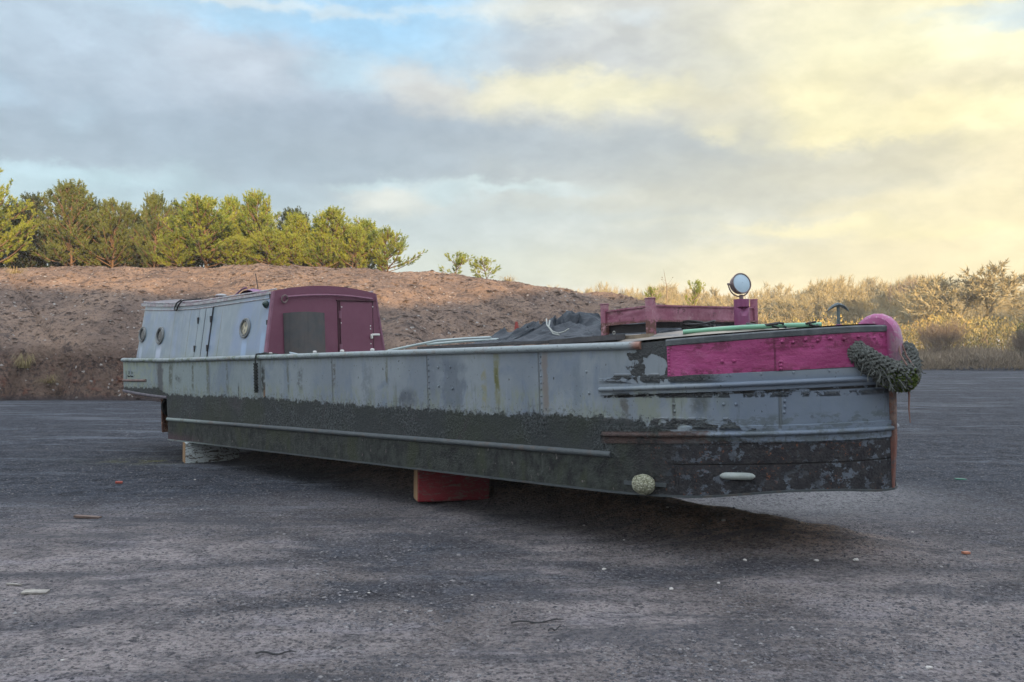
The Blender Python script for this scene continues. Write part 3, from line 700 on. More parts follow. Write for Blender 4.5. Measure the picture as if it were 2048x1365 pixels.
# small lamp and fixings on the cabin side
mb=MB();c=CP(2.46,.82,.02);mb.ell(c,(.05,.035,.05),12,8);mb.ell(CP(2.46,.82,.05),(.022,.02,.025),8,6);mb.build('side_lamp',plain('dark_green_plastic',(.02,.05,.045),.4,9,.1),boat)
for v in(.94,.56):
    mb=MB();mb.box((2.515,CP(2.53,v)[1]-.02,CP(2.53,v)[2]-.03),(2.535,CP(2.53,v)[1]+.002,CP(2.53,v)[2]+.03),.003);mb.build('vent_clip',m_dark,boat)
# roof fittings
M=Matrix.Translation((.62,.55,zc(.6)+.05));mb=MB();mb.lathe([(.03,0),(.03,.03),(.075,.035),(.08,.05),(.06,.068),(.02,.075)],M,18);mb.build('mushroom_vent',m_trimw,boat)
mb=MB();G=[]
for i in range(9):
    a=i/8;G.append([(1.35+.42*a,.45+.5*j/6,zc(1.5)+.05+.075*math.sin(PI*a)**.7*(.7+.3*math.sin(j*1.3))) for j in range(7)])
mb.grid(G);mb.tube([(1.3,.42,zc(1.3)+.05),(1.5,.42,zc(1.5)+.12),(1.62,.42,zc(1.5)+.13)],.012,6)
at_boat(mb,'folded_canvas',painted('maroon_canvas',(.16,.04,.09),(.24,.14,.24),.7,9,.3),Vector((1.35,.45,zc(1.4)+.04)),'crumpled maroon canvas piece lying on the cabin roof','canvas')
mb=MB();mb.tube([(1.62,.6,zc(1.6)+.04),(1.57,.6,zc(1.6)+.22),(1.54,.6,zc(1.6)+.33)],.006,5);mb.build('aerial',m_dark,boat)
# cord bundle over the roof edge
def cord(pts,r,name,m,label,cat,group=None,n=6,jit=0):
    mb=MB();P=[]
    for i in range(len(pts)-1):
        a,b=Vector(pts[i]),Vector(pts[i+1])
        for k in range(6):P.append(a.lerp(b,k/6))
    P.append(Vector(pts[-1]))
    for _ in range(3):
        P=[P[0]]+[(P[i-1]+P[i]*2+P[i+1])/4 for i in range(1,len(P)-1)]+[P[-1]]
    mb.tube(P,r,n);return at_boat(mb,name,m,Vector(pts[0]),label,cat,group)
zz=zc(-.2)
cord([(-.12,.30,zz+.06),(-.2,.26,zz+.02),(-.22,.23,zz-.07),(-.16,.24,zz-.10),(-.14,.25,zz-.03),(-.05,.28,zz+.05),(.1,.34,zz+.05),(.3,.4,zz+.05),(.42,.34,zz+.05)],.011,'cord',m_blk,'loop of black cord hanging over the cabin roof edge above the hull','cord')
# gunwale knobs
for (px_s) in(2.86,3.85,4.4,4.96):
    mb=MB();mb.lathe([(.012,0),(.012,.02),(.022,.025),(.022,.04),(.012,.046)],Matrix.Translation((px_s,.06,1.135)),12);mb.build('deck_fitting',m_white,boat)
# rudder turned to the near side and screw plate
mb=MB();mb.box((-1.42,.50,.02),(-1.37,.545,.60),.008);mb.box((-1.40,.54,.05),(-1.385,1.04,.55));mb.box((-1.41,.50,-.005),(-1.37,1.04,.03),.006);mb.box((-1.412,.60,.04),(-1.375,.62,.56));mb.cyl((-1.39,1.04,0),(-1.39,1.04,.62),.03,10)
mb.box((-1.42,.54,.03),(-1.36,.59,.12),.006)
mb.build('rudder',m_rust,boat,False)
mb=MB();mb.cyl((-1.36,.63,.40),(-1.30,.63,.40),.155,28);mb.build('screw_plate',plain('flat_black',(.006,.006,.007),.9,5,.1),boat)  # flat black disc at the propeller opening
# anodes
a=arc_of(8.46);mb=MB()
for k in range(1):
    c=OP(a,.078,.035);b=len(mb.v)
    P=[];n,m=22,14
    for i in range(m+1):
        th=PI*i/m
        for j in range(n):
            ph=2*PI*j/n;d=Vector((math.sin(th)*math.cos(ph),math.cos(th),math.sin(th)*math.sin(ph)))
            q=1+.14*(float(fbm(np.array(d.x*3+9),np.array(d.z*3+d.y),5,3))-.5)
            mb.v.append((c[0]+d.x*.105*q,c[1]-d.y*.055*q,c[2]+d.z*.078*q))
    for i in range(m):
        for j in range(n):mb.face((b+i*n+j,b+i*n+(j+1)%n,b+(i+1)*n+(j+1)%n,b+(i+1)*n+j))
def moss_fn(w):
    p=w.obj();n=w.noise(p,60,5,.7);v=w.vor(p,70);return dict(col=w.mix(w.ss(n,.42,.6),(.16,.17,.10),(.46,.48,.36)),rough=.95,nrm=w.bump(w.m('ADD',n,v),1,.015))
an=mb.build('hull_anode',mat('crusted_zinc',moss_fn),boat)
mb=MB();sweep(mb,a-.18,a+.17,lambda s:[(0,.062),(.010,.062),(.010,.092),(0,.092)],.06);mb.build('anode_strap',m_lrail,an)
a=arc_of(9.125);mb=MB();G=[]
A_=np.linspace(-.125,.125,15)
for q in A_:
    e=max(.05,1-abs(q/.125)**5)**.5
    G.append([OP(a+q,.162+.027*e*math.cos(PI*k/8),.004+.028*e*math.sin(PI*k/8)) for k in range(9)])
mb.grid(G);an=mb.build('hull_anode',painted('zinc',(.33,.38,.36),(.26,.30,.27),.6,14,.3,dirt=.4,dcol=(.25,.26,.15)),boat)
# name lettering, worn and illegible strokes
mb=MB()
def stroke(u,v):
    A=arc_of(-1.31)+u;return OP(A,.885+v,.003)
x=-.11
random.seed(5)
for wd in(4,5):
    for k in range(wd):
        h=.020 if k else .032
        P=[stroke(x+.018*i/5-.006*math.sin(i*1.6),h*(.5+.5*math.sin(i*1.9+k*2.1))) for i in range(6)]
        mb.tube(P,.0028,4);x+=.022
    x+=.022
mb.build('name_lettering',plain('lettering_black',(.015,.02,.03),.7,9,.1),boat)
m_scr=plain('scroll_dark',(.06,.09,.08),.8,9,.1)
for (u,hh) in((-.07,.055),(-.045,.04),(.045,.04)):
    mb=MB();mb.tube([stroke(u,.095),stroke(u+.006,.07),stroke(u-.004,.045)],.003,4);mb.build('worn_scrollwork',m_scr,boat)
mb=MB();mb.tube([stroke(.04,.075),stroke(.06,.055),stroke(.085,.06),stroke(.09,.08)],.003,4)
mb.build('worn_scrollwork',m_scr,boat);mb=MB();mb.tube([stroke(-.17,.1),stroke(-.168,.0),stroke(-.165,-.04)],.0035,4)
mb.build('worn_scrollwork',m_scr,boat)
# ------------------------------------------------------------------ cratch boards, lamp, anchor (boat parts)
def post(s,t,z0,z1,w=.05):
    mb=MB();mb.box((s-w/2,t-w/2,z0),(s+w/2,t+w/2,z1),.005);mb.box((s-w/2-.004,t-w/2-.004,z1-.004),(s+w/2+.004,t+w/2+.004,z1+.004),.003);return mb.build('cratch_post',m_cratch,boat,False)
CS_,CT=8.37,.30
post(CS_,CT,1.20,1.495,.062);post(7.885,CT+.02,1.10,1.475,.052);post(CS_+.02,1.80,1.2,1.512,.052)
def board(p0,p1,z0,z1,z0b,z1b,th,name,wav=1):
    mb=MB();p0=Vector(p0);p1=Vector(p1);d=(p1-p0);L=d.length;d.normalize();n=Vector((d.y,-d.x));N=28;G=[]
    for i in range(N+1):
        u=i/N;c=p0+(p1-p0)*u;lo=z0+(z0b-z0)*u;hi=z1+(z1b-z1)*u;r=[]
        wv=lambda v:(float(fbm(np.array(u*L*6),np.array(v*3.+p0.x),31,3))-.5)*.02*wav
        for j in range(9):
            v=j/8;q=c+n*(th/2+wv(v));r.append((q.x,q.y,lo+(hi-lo)*v+(.006*(float(vn(np.array(u*24.),np.array(3.),4))-.5) if j==0 else 0)))
        for j in range(9):
            v=1-j/8;q=c-n*(th/2-wv(v));r.append((q.x,q.y,lo+(hi-lo)*v))
        G.append(r+[r[0]])
    b=len(mb.v);mb.grid(G);m_=len(G[0]);mb.face([b+k for k in range(m_-1)]);mb.face([b+N*m_+k for k in range(m_-1)][::-1])
    # top lip and bottom flange
    for (za,zb_,w_) in((z1,z1b,.018),(z0,z0b,.026)):
        mb.grid([[(p0.x+n.x*o,p0.y+n.y*o,za+h),(p1.x+n.x*o,p1.y+n.y*o,zb_+h)] for o,h in((th/2-.002,-.006),(w_,-.006),(w_,.006),(-th/2,.006),(-th/2,-.006))])
    return mb.build(name,m_cratch,boat,True,50)
board((CS_,CT),(CS_+.02,1.80),1.315,1.437,1.315,1.437,.014,'cratch_board')
board((7.885,CT+.02),(CS_,CT),1.300,1.412,1.315,1.435,.014,'cratch_board')
mb=MB();mb.box((CS_-.05,CT,1.262),(CS_-.04,1.8,1.31));mb.build('cratch_inner_board',m_dark,boat,False);mb=MB();mb.box((7.9,CT+.05,1.23),(CS_,CT+.06,1.30));mb.build('cratch_inner_board',m_dark,boat,False)
# far side of the cratch
board((7.885,1.82),(CS_+.02,1.80),1.300,1.412,1.315,1.435,.014,'cratch_board')
# pedestal with notch
mb=MB();n=40;r=.062;C=(8.73,HB);rows=[]
zs=[1.215,1.26,1.30,1.34,1.37,1.385,1.395,1.405,1.413,1.417,1.43,1.478]
nd_=math.atan2(-.62,.78) # facing direction (s,t) of the notch
for z in zs:
    row=[]
    for k in range(n+1):
        a=2*PI*k/n;da=(a-nd_+PI)%(2*PI)-PI
        rr=r
        if 1.34<z<1.415:
            lim=1.0*(z-1.335)/.08
            if abs(da)<lim:
                depth=.048*(1-(abs(da)/max(.01,lim))**2)*(z-1.335)/.08
                rr=r-depth
        row.append((C[0]+rr*math.cos(a),C[1]+rr*math.sin(a),z))
    rows.append(row)
mb.grid(rows);b=len(mb.v);mb.v+=[(C[0]+r*math.cos(2*PI*k/n),C[1]+r*math.sin(2*PI*k/n),1.478) for k in range(n)];mb.face(range(b,b+n))
mb.cyl((C[0],C[1],1.20),(C[0],C[1],1.222),.075,n)
ped=mb.build('lamp_pedestal',m_ped,boat,True,30)
lc=Vector((8.73,HB,1.605))
nw=Vector((.30,-.90,.20)).normalized();nl=(BI.to_3x3()@nw).normalized()
upw=(BI.to_3x3()@Vector((0,0,1)));xl=upw.cross(nl).normalized();yl=nl.cross(xl)
ML=Matrix(((xl.x,yl.x,nl.x,lc.x),(xl.y,yl.y,nl.y,lc.y),(xl.z,yl.z,nl.z,lc.z),(0,0,0,1)))
mb=MB();b=0
pr=[(.006,-.085),(.035,-.083),(.060,-.070),(.076,-.045),(.083,-.010),(.086,.004),(.088,.012),(.086,.018),(.079,.018),(.076,.012)]
n=36
for rr,z in pr:
    for k in range(n):mb.v.append(tuple(ML@Vector((rr*math.cos(2*PI*k/n),rr*math.sin(2*PI*k/n),z))))
for i in range(len(pr)-1):
    for k in range(n):mb.face((i*n+k,i*n+(k+1)%n,(i+1)*n+(k+1)%n,(i+1)*n+k))
mb.face([k for k in range(n)][::-1])
lamp=mb.build('searchlight_housing',m_brnmet,ped,True,35)
mb=MB();pr=[(.0775,.012),(.06,.017),(.035,.0205),(.012,.022)]
for rr,z in pr:
    for k in range(n):mb.v.append(tuple(ML@Vector((rr*math.cos(2*PI*k/n),rr*math.sin(2*PI*k/n),z))))
for i in range(3):
    for k in range(n):mb.face((i*n+k,i*n+(k+1)%n,(i+1)*n+(k+1)%n,(i+1)*n+k))
mb.face([3*n+k for k in range(n)]);mb.ell(tuple(ML@Vector((.002,.006,.022))),(.004,.004,.004),6,4)
mb.build('searchlight_glass',m_lens,ped)
mb=MB();Y=[]
for k in range(15):
    a=-PI*k/14;rr=.100
    Y.append(tuple(lc+xl*(rr*math.cos(a))+Vector((0,0,1))*(rr*math.sin(a)*.98)-nl*.025))
Y[0]=tuple(Vector(Y[0])+Vector((0,0,.006)));
mb.tube(Y,.0055,6);mb.cyl((8.73,HB,1.478),(8.73,HB,1.515),.016,12);mb.cyl(tuple(lc+xl*.08-nl*.025),tuple(lc+xl*.108-nl*.025),.010,8);mb.cyl(tuple(lc-xl*.08-nl*.025),tuple(lc-xl*.108-nl*.025),.010,8)
mb.build('searchlight_yoke',m_brnmet,ped)
# mooring post with curved head
ax_=Vector((9.56,HB,0));wx=(BI.to_3x3()@Vector((1,.1,0))).normalized()
m_stud=painted('grey_green_iron',(.05,.075,.08),(.11,.15,.15),.5,20,.3,dirt=.4)
mb=MB();p0=Vector((9.55,HB,fdz(9.55,HB)-.01));mb.cyl(tuple(p0),tuple(p0+Vector((0,0,.03))),.04,16,.022)
base=mb.build('mooring_post_base',m_ped,boat)
mb=MB();mb.cyl(tuple(p0+Vector((0,0,.02))),tuple(p0+Vector((0,0,.165))),.013,12,.011)
top=p0+Vector((0,0,.165));G=[]
for i in range(15):
    u=-1+2*i/14;c=top+wx*(.082*u)+Vector((0,0,.012-.045*abs(u)**1.8));wd=.026*(1-abs(u)**2.6)+.004;hh=.014*(1-.6*abs(u))+.003
    pw=Vector((wx.y,-wx.x,0));G.append([tuple(c+pw*(wd*math.cos(2*PI*k/8))+Vector((0,0,hh*math.sin(2*PI*k/8)))) for k in range(9)])
mb.grid(G);mb.build('mooring_post',m_stud,boat)
# ------------------------------------------------------------------ loose things on the boat
m_wood=painted('weathered_board',(.085,.085,.085),(.055,.057,.06),.85,5,.5,dirt=.3,dcol=(.14,.15,.12))
m_woodl=painted('pale_board',(.27,.22,.15),(.17,.14,.10),.85,7,.4,dirt=.3)
def rough_plank(s0,s1,t0,t1,z0,h,name,m,label,tilt=0):
    mb=MB();N=18;G=[]
    for i in range(N+1):
        u=i/N;s=s0+(s1-s0)*u;z=z0+tilt*u;j=(float(vn(np.array(u*9.),np.array(s0),8))-.5)*.006
        G.append([(s,t0+j,z),(s,t0+j,z+h+j),(s,t1+j,z+h+j),(s,t1+j,z),(s,t0+j,z)])
    b=len(mb.v);mb.grid(G);mb.face([b,b+1,b+2,b+3]);mb.face([b+N*5+k for k in(3,2,1,0)])
    return at_boat(mb,name,m,Vector((s0,t0,z0)),label,'plank',None,None,False)
rough_plank(5.72,7.49,.055,.20,1.155,.026,'plank',m_wood,'long thin grey plank lying on the gunwale under the dark tarpaulin',.012)
rough_plank(7.50,8.22,.05,.16,1.155,.042,'plank',m_wood,'short thick grey plank lying on the gunwale beside the maroon bow frame',.02)
rough_plank(8.0,8.44,.17,.24,1.172,.030,'board_offcut',m_woodl,'pale tan board offcut lying at the forward end of the hold',.012)
mb=MB();mb.tube([(4.99,.24,1.155),(5.35,.33,1.205),(5.62,.40,1.24),(6.0,.46,1.25),(6.3,.5,1.25)],.012,8);
m_tubes=plain('pale_grey_tube',(.36,.44,.43),.35,12,.1)
at_boat(mb,'bent_tube',m_tubes,Vector((4.99,.24,1.155)),'long pale grey bent tube running from the gunwale under the tarpaulin','tube','pale tubes by the tarpaulin')
mb=MB();mb.tube([(5.30,.52,1.21),(5.8,.56,1.225),(6.3,.6,1.23)],.013,8);
at_boat(mb,'bent_tube',m_tubes,Vector((5.30,.52,1.21)),'shorter straight pale grey tube lying behind the bent one','tube','pale tubes by the tarpaulin')
mb=MB()
for k in range(3):mb.tube([(3.02+.02*k,.30+.03*k,1.11),(3.0+.03*k,.24+.04*k,1.175-.02*k),(3.22,.22+.05*k,1.15-.015*k),(3.42,.20+.05*k,1.11)],.009,6)
mb.tube([(3.1,.22,1.165),(3.1,.34,1.135)],.008,6);mb.tube([(3.25,.22,1.145),(3.25,.32,1.12)],.008,6)
at_boat(mb,'wire_frame',plain('pale_blue_wire',(.40,.50,.54),.4,9,.1),Vector((3.0,.24,1.10)),'small pale blue wire frame lying in front of the dark metal sheet','frame')
mb=MB();mb.tube([(6.15,1.0,1.1),(6.15,1.0,1.36),(6.15,1.0,1.41)],[.035,.022,.012],8);at_boat(mb,'red_cone',plain('faded_red',(.26,.05,.04),.7,8,.2),Vector((6.15,1.0,1.1)),'small faded red pointed cone showing above the tarpaulin','cone')
# green pipe
mb=MB();mb.tube([(8.74,.20,1.215),(9.1,.44,1.236),(9.35,.66,1.24),(9.5,.86,1.24)],.018,12,False);mb.tube([(8.74,.20,1.215),(9.1,.44,1.236),(9.35,.66,1.24),(9.5,.86,1.24)][::-1],.015,12,False)
at_boat(mb,'green_pipe',plain('mint_green_plastic',(.17,.40,.26),.35,6,.05,.15),Vector((8.66,.16,1.2)),'mint green plastic pipe lying along the foredeck above the pink panel','pipe')
def coil(c,n,rs,rt,label,seed):
    random.seed(seed);pts=[]
    for i in range(n*10):
        a=2*PI*i/10;k=1+.25*math.sin(a*.37+seed);pts.append((c[0]+rs*k*math.cos(a),c[1]+rt*k*math.sin(a),fdz(c[0],c[1])+.012+.012*(i/10)+.012*math.sin(a*1.7)))
    mb=MB();mb.tube(pts,.008,6);return at_boat(mb,'cable_coil',m_blk,Vector(c),label,'cable','black cables on the foredeck')
coil((8.52,.72,1.23),4,.12,.09,'black cable loops at the foot of the lamp pedestal',1)
coil((9.20,.60,1.26),3,.13,.05,'black cable loops lying over the green pipe',2)
coil((9.42,.80,1.26),2,.09,.04,'small black cable loop beside the curved mooring post',3)
# tarpaulin
def tarp():
    n,m=230,110
    u=np.linspace(0,1,n)[:,None]*np.ones((1,m));v=np.ones((n,1))*np.linspace(0,1,m)[None,:]
    S=5.80+2.62*u+.05*np.sin(v*9);t0=.12+.10*fbm(u*7,v*0+3,5,2)+.10*(1-sst(0,.1,u));T=t0+v*(1.35-t0)
    env=np.interp(u[:,0],[0,.06,.14,.25,.34,.44,.52,.6,.72,.80,.86,1],[.03,.05,.10,.09,.17,.205,.20,.185,.185,.185,.13,.06])[:,None]
    prof=np.interp(v[0],[0,.06,.2,.42,.6,.8,1],[.05,.20,.42,.80,1,.85,.5])[None,:]
    front=sst(.66,.74,u)*(1-sst(.30,.42,v))   # flat flap under the cratch
    base=env*prof*(1-front*.75)
    wx=u*14+fbm(u*5,v*3,11,3)*3.2;wy=v*5+fbm(u*4+7,v*4,12,3)*2.4
    f1=1-np.abs(2*vn(wx*.55-wy*.5,wy*.8+wx*.15,31)-1);f2=1-np.abs(2*vn(wx*1.3+wy,wy*1.5-wx*.4,32)-1);f3=1-np.abs(2*vn(wx*2.6-wy*1.2,wy*2.6,33)-1)
    fold=(f1**2.0-.42)*.15+(f2**1.9-.42)*.080+(f3-.5)*.020
    amp=np.clip(prof*1.2,.25,1)*(1-.55*sst(.5,.6,u)*(1-sst(.8,.9,u)))*np.clip(env/.12,.4,1)
    Z=1.165+base+fold*amp*.85
    S=S+ (f2-.5)*.05;T=T+(f1-.5)*.08
    Z=np.maximum(Z,1.16+.03*T+.004*fbm(u*60,v*40,3,2)+.006)
    org=np.array((5.8,.2,1.16));V=np.stack([S,T,Z],2).reshape(-1,3)-org
    def fn(w):
        p=w.obj();a=w.noise(p,4,5,.6);b=w.noise(p,90,3,.6);c=w.mix(a,(.008,.013,.019),(.034,.048,.060));c=w.mix(w.ss(w.noise(p,9,6,.7),.56,.70,0,.45),c,(.10,.13,.14))
        return dict(col=c,rough=.62,nrm=w.bump(w.m('ADD',w.m('MULTIPLY',b,.08),w.noise(p,18,4)),.7,.02),spec=.3)
    o=np_mesh('tarpaulin',V,gridF(n,m),mat('dark_tarpaulin',fn));o.matrix_world=BM@Matrix.Translation(Vector(org))
    so=o.modifiers.new('thick','SOLIDIFY');so.thickness=.004
    tag(o,'crumpled dark blue grey tarpaulin heaped over the hold behind the maroon bow frame','tarpaulin')
    mb=MB()
    for (x,y,z) in((8.06,.22,1.235),):
        b=mb.tube([(x+.012*math.cos(k),y,z+.012*math.sin(k)) for k in np.linspace(0,2*PI,14)],.003,5,False)
    mb.v=[tuple(np.array(q)-org) for q in mb.v];mb.build('eyelet',plain('eyelet_metal',(.3,.32,.3),.4),o);mb=MB()
    P=[(7.28,.30,1.37),(7.34,.22,1.31),(7.40,.20,1.27),(7.5,.17,1.25),(7.58,.16,1.262),(7.62,.17,1.285)];mb.tube(P,.006,5)
    mb.v=[tuple(np.array(q)-org) for q in mb.v];mb.build('tie_cord',plain('pale_cord',(.33,.36,.33),.7,9,.1),o);mb=MB();mb.tube([(7.22,.32,1.385),(7.30,.24,1.33),(7.42,.19,1.25),(7.52,.16,1.235)],.006,5)
    mb.v=[tuple(np.array(q)-org) for q in mb.v];mb.build('tie_cord',bpy.data.materials['pale_cord'],o)
tarp()
# ---- rope fenders
def rope_fn(w):
    p=w.obj();n=w.noise(p,9,4,.6);n2=w.noise(p,60,3,.6)
    c=w.mix(n,(.018,.025,.024),(.082,.088,.078));c=w.mix(n2,c,w.mix(.5,c,(.17,.19,.17)));return dict(col=c,rough=.9,nrm=w.bump(w.noise(p,150,2),.5,.004))
m_rope=mat('weathered_rope',rope_fn)
m_moss=plain('moss_green',(.075,.115,.018),.95,30,.6,.5)
m_mossy=plain('moss_olive',(.16,.16,.04),.95,30,.6,.5)
random.seed(3)
path=[Vector(p) for p in((9.78,.77,1.065),(9.825,.785,1.005),(9.90,.85,.935),(9.965,.93,.87),(10.01,1.04,.845),(9.99,1.13,.875),(9.965,1.22,.94),(9.94,1.27,1.01),(9.93,1.29,1.055))]
rad=[.048,.066,.072,.080,.094,.086,.074,.064,.044]
def pth(u):
    x=u*(len(path)-1);i=min(int(x),len(path)-2);f=x-i;return path[i].lerp(path[i+1],f),rad[i]+(rad[i+1]-rad[i])*f,(path[i+1]-path[i]).normalized()
forg=Vector((10.07,1.04,.72))
fend=empty('rope_fender',mat=BM@Matrix.Translation(forg));tag(fend,'knotted grey rope fender with green moss hanging around the bow stem','fender')
mb=MB();mb.tube([pth(i/24)[0] for i in range(25)],[pth(i/24)[1]*.86 for i in range(25)],14)
at_boat(mb,'rope_core',plain('rope_shadow',(.03,.035,.035),.95,20,.4),forg,parent=fend)
mb=MB()
NL=760
for k in range(NL):
    u=(k+.5)/NL;c,r,d=pth(u);s1=d.orthogonal().normalized();s2=d.cross(s1);a=k*2.39996
    _q=random.uniform(.95,1.12);nn=(s1*math.cos(a)+s2*math.sin(a));tn=d.cross(nn);P=[]
    w_=.017+random.random()*.006;_a=random.gauss(.5,.5)*(1 if k%3 else -1);hd=d*math.cos(_a)+tn*math.sin(_a);sd=nn.cross(hd)
    for j in range(7):
        f=j/6;P.append(c+nn*(r*.90*_q+.020*math.sin(PI*f))+hd*(w_*(f-.5)*2)+sd*(.008*math.sin(PI*f)))
    mb.tube(P,.0095+random.random()*.003,5)
for k in range(55):  # frayed strands
    u=random.choice([random.uniform(.22,.36),random.uniform(.66,.9),random.uniform(.02,.5)]);c,r,d=pth(u);out=Vector((.55,-.6 if u<.5 else .5,0));P=[c+out.normalized()*r*.9];L=random.uniform(.05,.15)
    for j in range(4):P.append(P[-1]+Vector((random.gauss(.004,.012),random.gauss(-.004 if u<.5 else .008,.012),-L/4*(1 if u<.6 else random.uniform(-.6,1)))))
    mb.tube(P,.0038,4)
at_boat(mb,'rope_knots',m_rope,forg,parent=fend)
mb=MB()
for k in range(6500):
    u=random.gauss(.45,.085);c,r,d=pth(min(.98,max(0,u)));dv=Vector((random.gauss(.35,.6),random.gauss(-.6,.6),random.gauss(-.6,.5))).normalized()
    p=c+dv*r*random.uniform(.95,1.13);q=Vector((random.gauss(0,1),random.gauss(0,1),random.gauss(0,1))).normalized()*.011;h=(dv+Vector((random.gauss(0,.5),random.gauss(0,.5),random.gauss(0,.5)))).normalized()*.018
    mb.cur=1 if (p.y>1.06 or random.random()<.15) else 0
    mb.add([p-q,p+q,p+h],[(0,1,2)])
at_boat(mb,'moss',[m_moss,m_mossy],forg,parent=fend,smooth=False)
mb=MB();mb.tube([(10.03,1.05,.84),(10.05,1.05,.72),(10.04,1.06,.62),(10.05,1.05,.52)],[.009,.008,.006,.004],6);m_br=plain('brown_rope',(.20,.12,.10),.9,20,.2);at_boat(mb,'hanging_rope',m_br,forg,parent=fend);mb=MB();mb.tube([(9.62,.66,1.22),(9.64,.60,1.16),(9.70,.66,1.08)],.006,5);mb.tube([(9.60,.66,1.22),(9.625,.59,1.14),(9.69,.68,1.09)],.005,5);at_boat(mb,'tie_rope',m_br,forg,parent=fend);mb=MB()
mb.tube([(9.995,1.02,1.1),(10.02,1.0,1.0),(10.07,.98,.93)],.006,5);mb.tube([(9.995,1.06,1.12),(10.025,1.08,1.0),(10.09,1.04,.92)],.006,5)
at_boat(mb,'tie_rope',m_br,forg,parent=fend)
mb=MB();P=[(2.68,-.045,1.06-.36*i/30) for i in range(31)];mb.tube(P,[.026+.006*math.sin(i*2.1) for i in range(31)],10);mb.tube([(2.68,.02,1.17),(2.675,-.03,1.165),(2.68,-.045,1.12),(2.68,-.045,1.04)],.010,6)
mb.tube([(2.60,.12,1.15),(2.72,.05,1.17),(2.9,.10,1.155),(3.0,.08,1.15),(2.85,.03,1.16),(2.7,.08,1.175),(2.62,.05,1.16)],.016,7)
at_boat(mb,'side_fender',plain('black_rope',(.016,.022,.020),.9,60,.8),Vector((2.68,-.045,.7)),'thin black rope fender hanging down the hull side below the cabin front','fender')
# ================================================================== GROUND
def boatst(X,Y):
    A=BI; s=A[0][0]*X+A[0][1]*Y+A[0][3];t=A[1][0]*X+A[1][1]*Y+A[1][3];return s,t
def soil_ridge(X,Y):
    s,t=boatst(X,Y);w=sst(.2,1.2,s)*(1-sst(8.6,10.2,s))
    return w*np.exp(-((t-1.28+.12*np.sin(s*1.7))/.52)**2)
def gz(X,Y):
    X=np.asarray(X,float);Y=np.asarray(Y,float)
    z=.021*np.clip(Y-14,0,60)*sst(.02,.3,X/np.maximum(Y,1))
    z=z+.10*(fbm(X*.12+3,Y*.12,41,3)-.5)*sst(4,16,Y)
    near=1-sst(18,40,Y)
    z=z+near*(.022*(fbm(X*.9,Y*.9,42,4)-.5)+.014*(fbm(X*5,Y*5,43,3)-.5))
    # trampled furrows / ruts
    q=Y*.9+X*.18+.7*fbm(X*.35,Y*.35,44,3);z=z+near*.018*(ridge(q*1.0,X*.15,45,2)-.6)
    q2=Y*2.6-X*1.1;z=z+.02*(ridge(q2*.9,X*.2,47,2)-.6)*sst(1.2,3,X)*(1-sst(5.5,7,Y))*near
    z=z+.20*soil_ridge(X,Y)*(.7+.6*fbm(X*3,Y*3,46,3))
    z=z+.16*np.exp(-((X-3.0)/1.1)**2-((Y-10.1)/.75)**2)*(.75+.5*fbm(X*4,Y*4,48,3))
    return z
def axis(lo,hi,step,far0,far1,g=1.09):
    a=list(np.arange(lo,hi,step));d=step;x=a[0]
    L=[]
    while x>far0:
        d*=g;x-=d;L.append(x)
    d=step;x=a[-1];U=[]
    while x<far1:
        d*=g;x+=d;U.append(x)
    return np.array(L[::-1]+a+U)
gx=axis(-6,5.5,.042,-1500,1500,1.07);gy=axis(3.2,14,.045,-300,2500,1.05)
GX,GY=np.meshgrid(gx,gy,indexing='ij');GZ=gz(GX,GY)
V=np.stack([GX,GY,GZ],2).reshape(-1,3)
sr=soil_ridge(GX,GY);sB,tB=boatst(GX,GY)
brown=np.clip(sr*1.5,0,1)*sst(.3,2,sB)
d0=fbm(GX*.22,GY*.30+2,51,4);d1=fbm(GX*.5+GY*.2,GY*1.4,52,4)
asph=sst(6.5,9.6,GY+2.2*(d0-.5)*2+.10*GX)*(1-.0*GX)
asph=np.maximum(asph*(1-.55*sst(-1.5,-4,GX)*(GY<12)*0),sst(.53,.66,d1)*sst(3.2,6.5,GY)*.75)
def track(off):
    c=5.55+.55*np.sin(GX*.42+.6)+.10*GX+off;return np.exp(-((GY-c)/.13)**2)
def track2(off):
    c=9.2-.9*GX*.35+.5*np.sin(GX*.5)+off;return np.exp(-((GY-c)/.16)**2)
trk=np.clip(track(0)+track(1.25)*.8+track2(-1.2)*.7+track2(0)*.6,0,1)*(.35+.65*fbm(GX*1.5,GY*1.5,55,3))*(sst(-6,-4.5,GX))
asph=np.maximum(asph,np.clip(trk*.85,0,1))
GZ=GZ-.022*trk;V=np.stack([GX,GY,GZ],2).reshape(-1,3)
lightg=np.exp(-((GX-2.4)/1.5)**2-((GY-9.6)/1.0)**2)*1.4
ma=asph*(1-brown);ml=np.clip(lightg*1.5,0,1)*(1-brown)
moss=np.exp(-((GX+5.0)/.75)**2-((GY-12.55)/.35)**2)
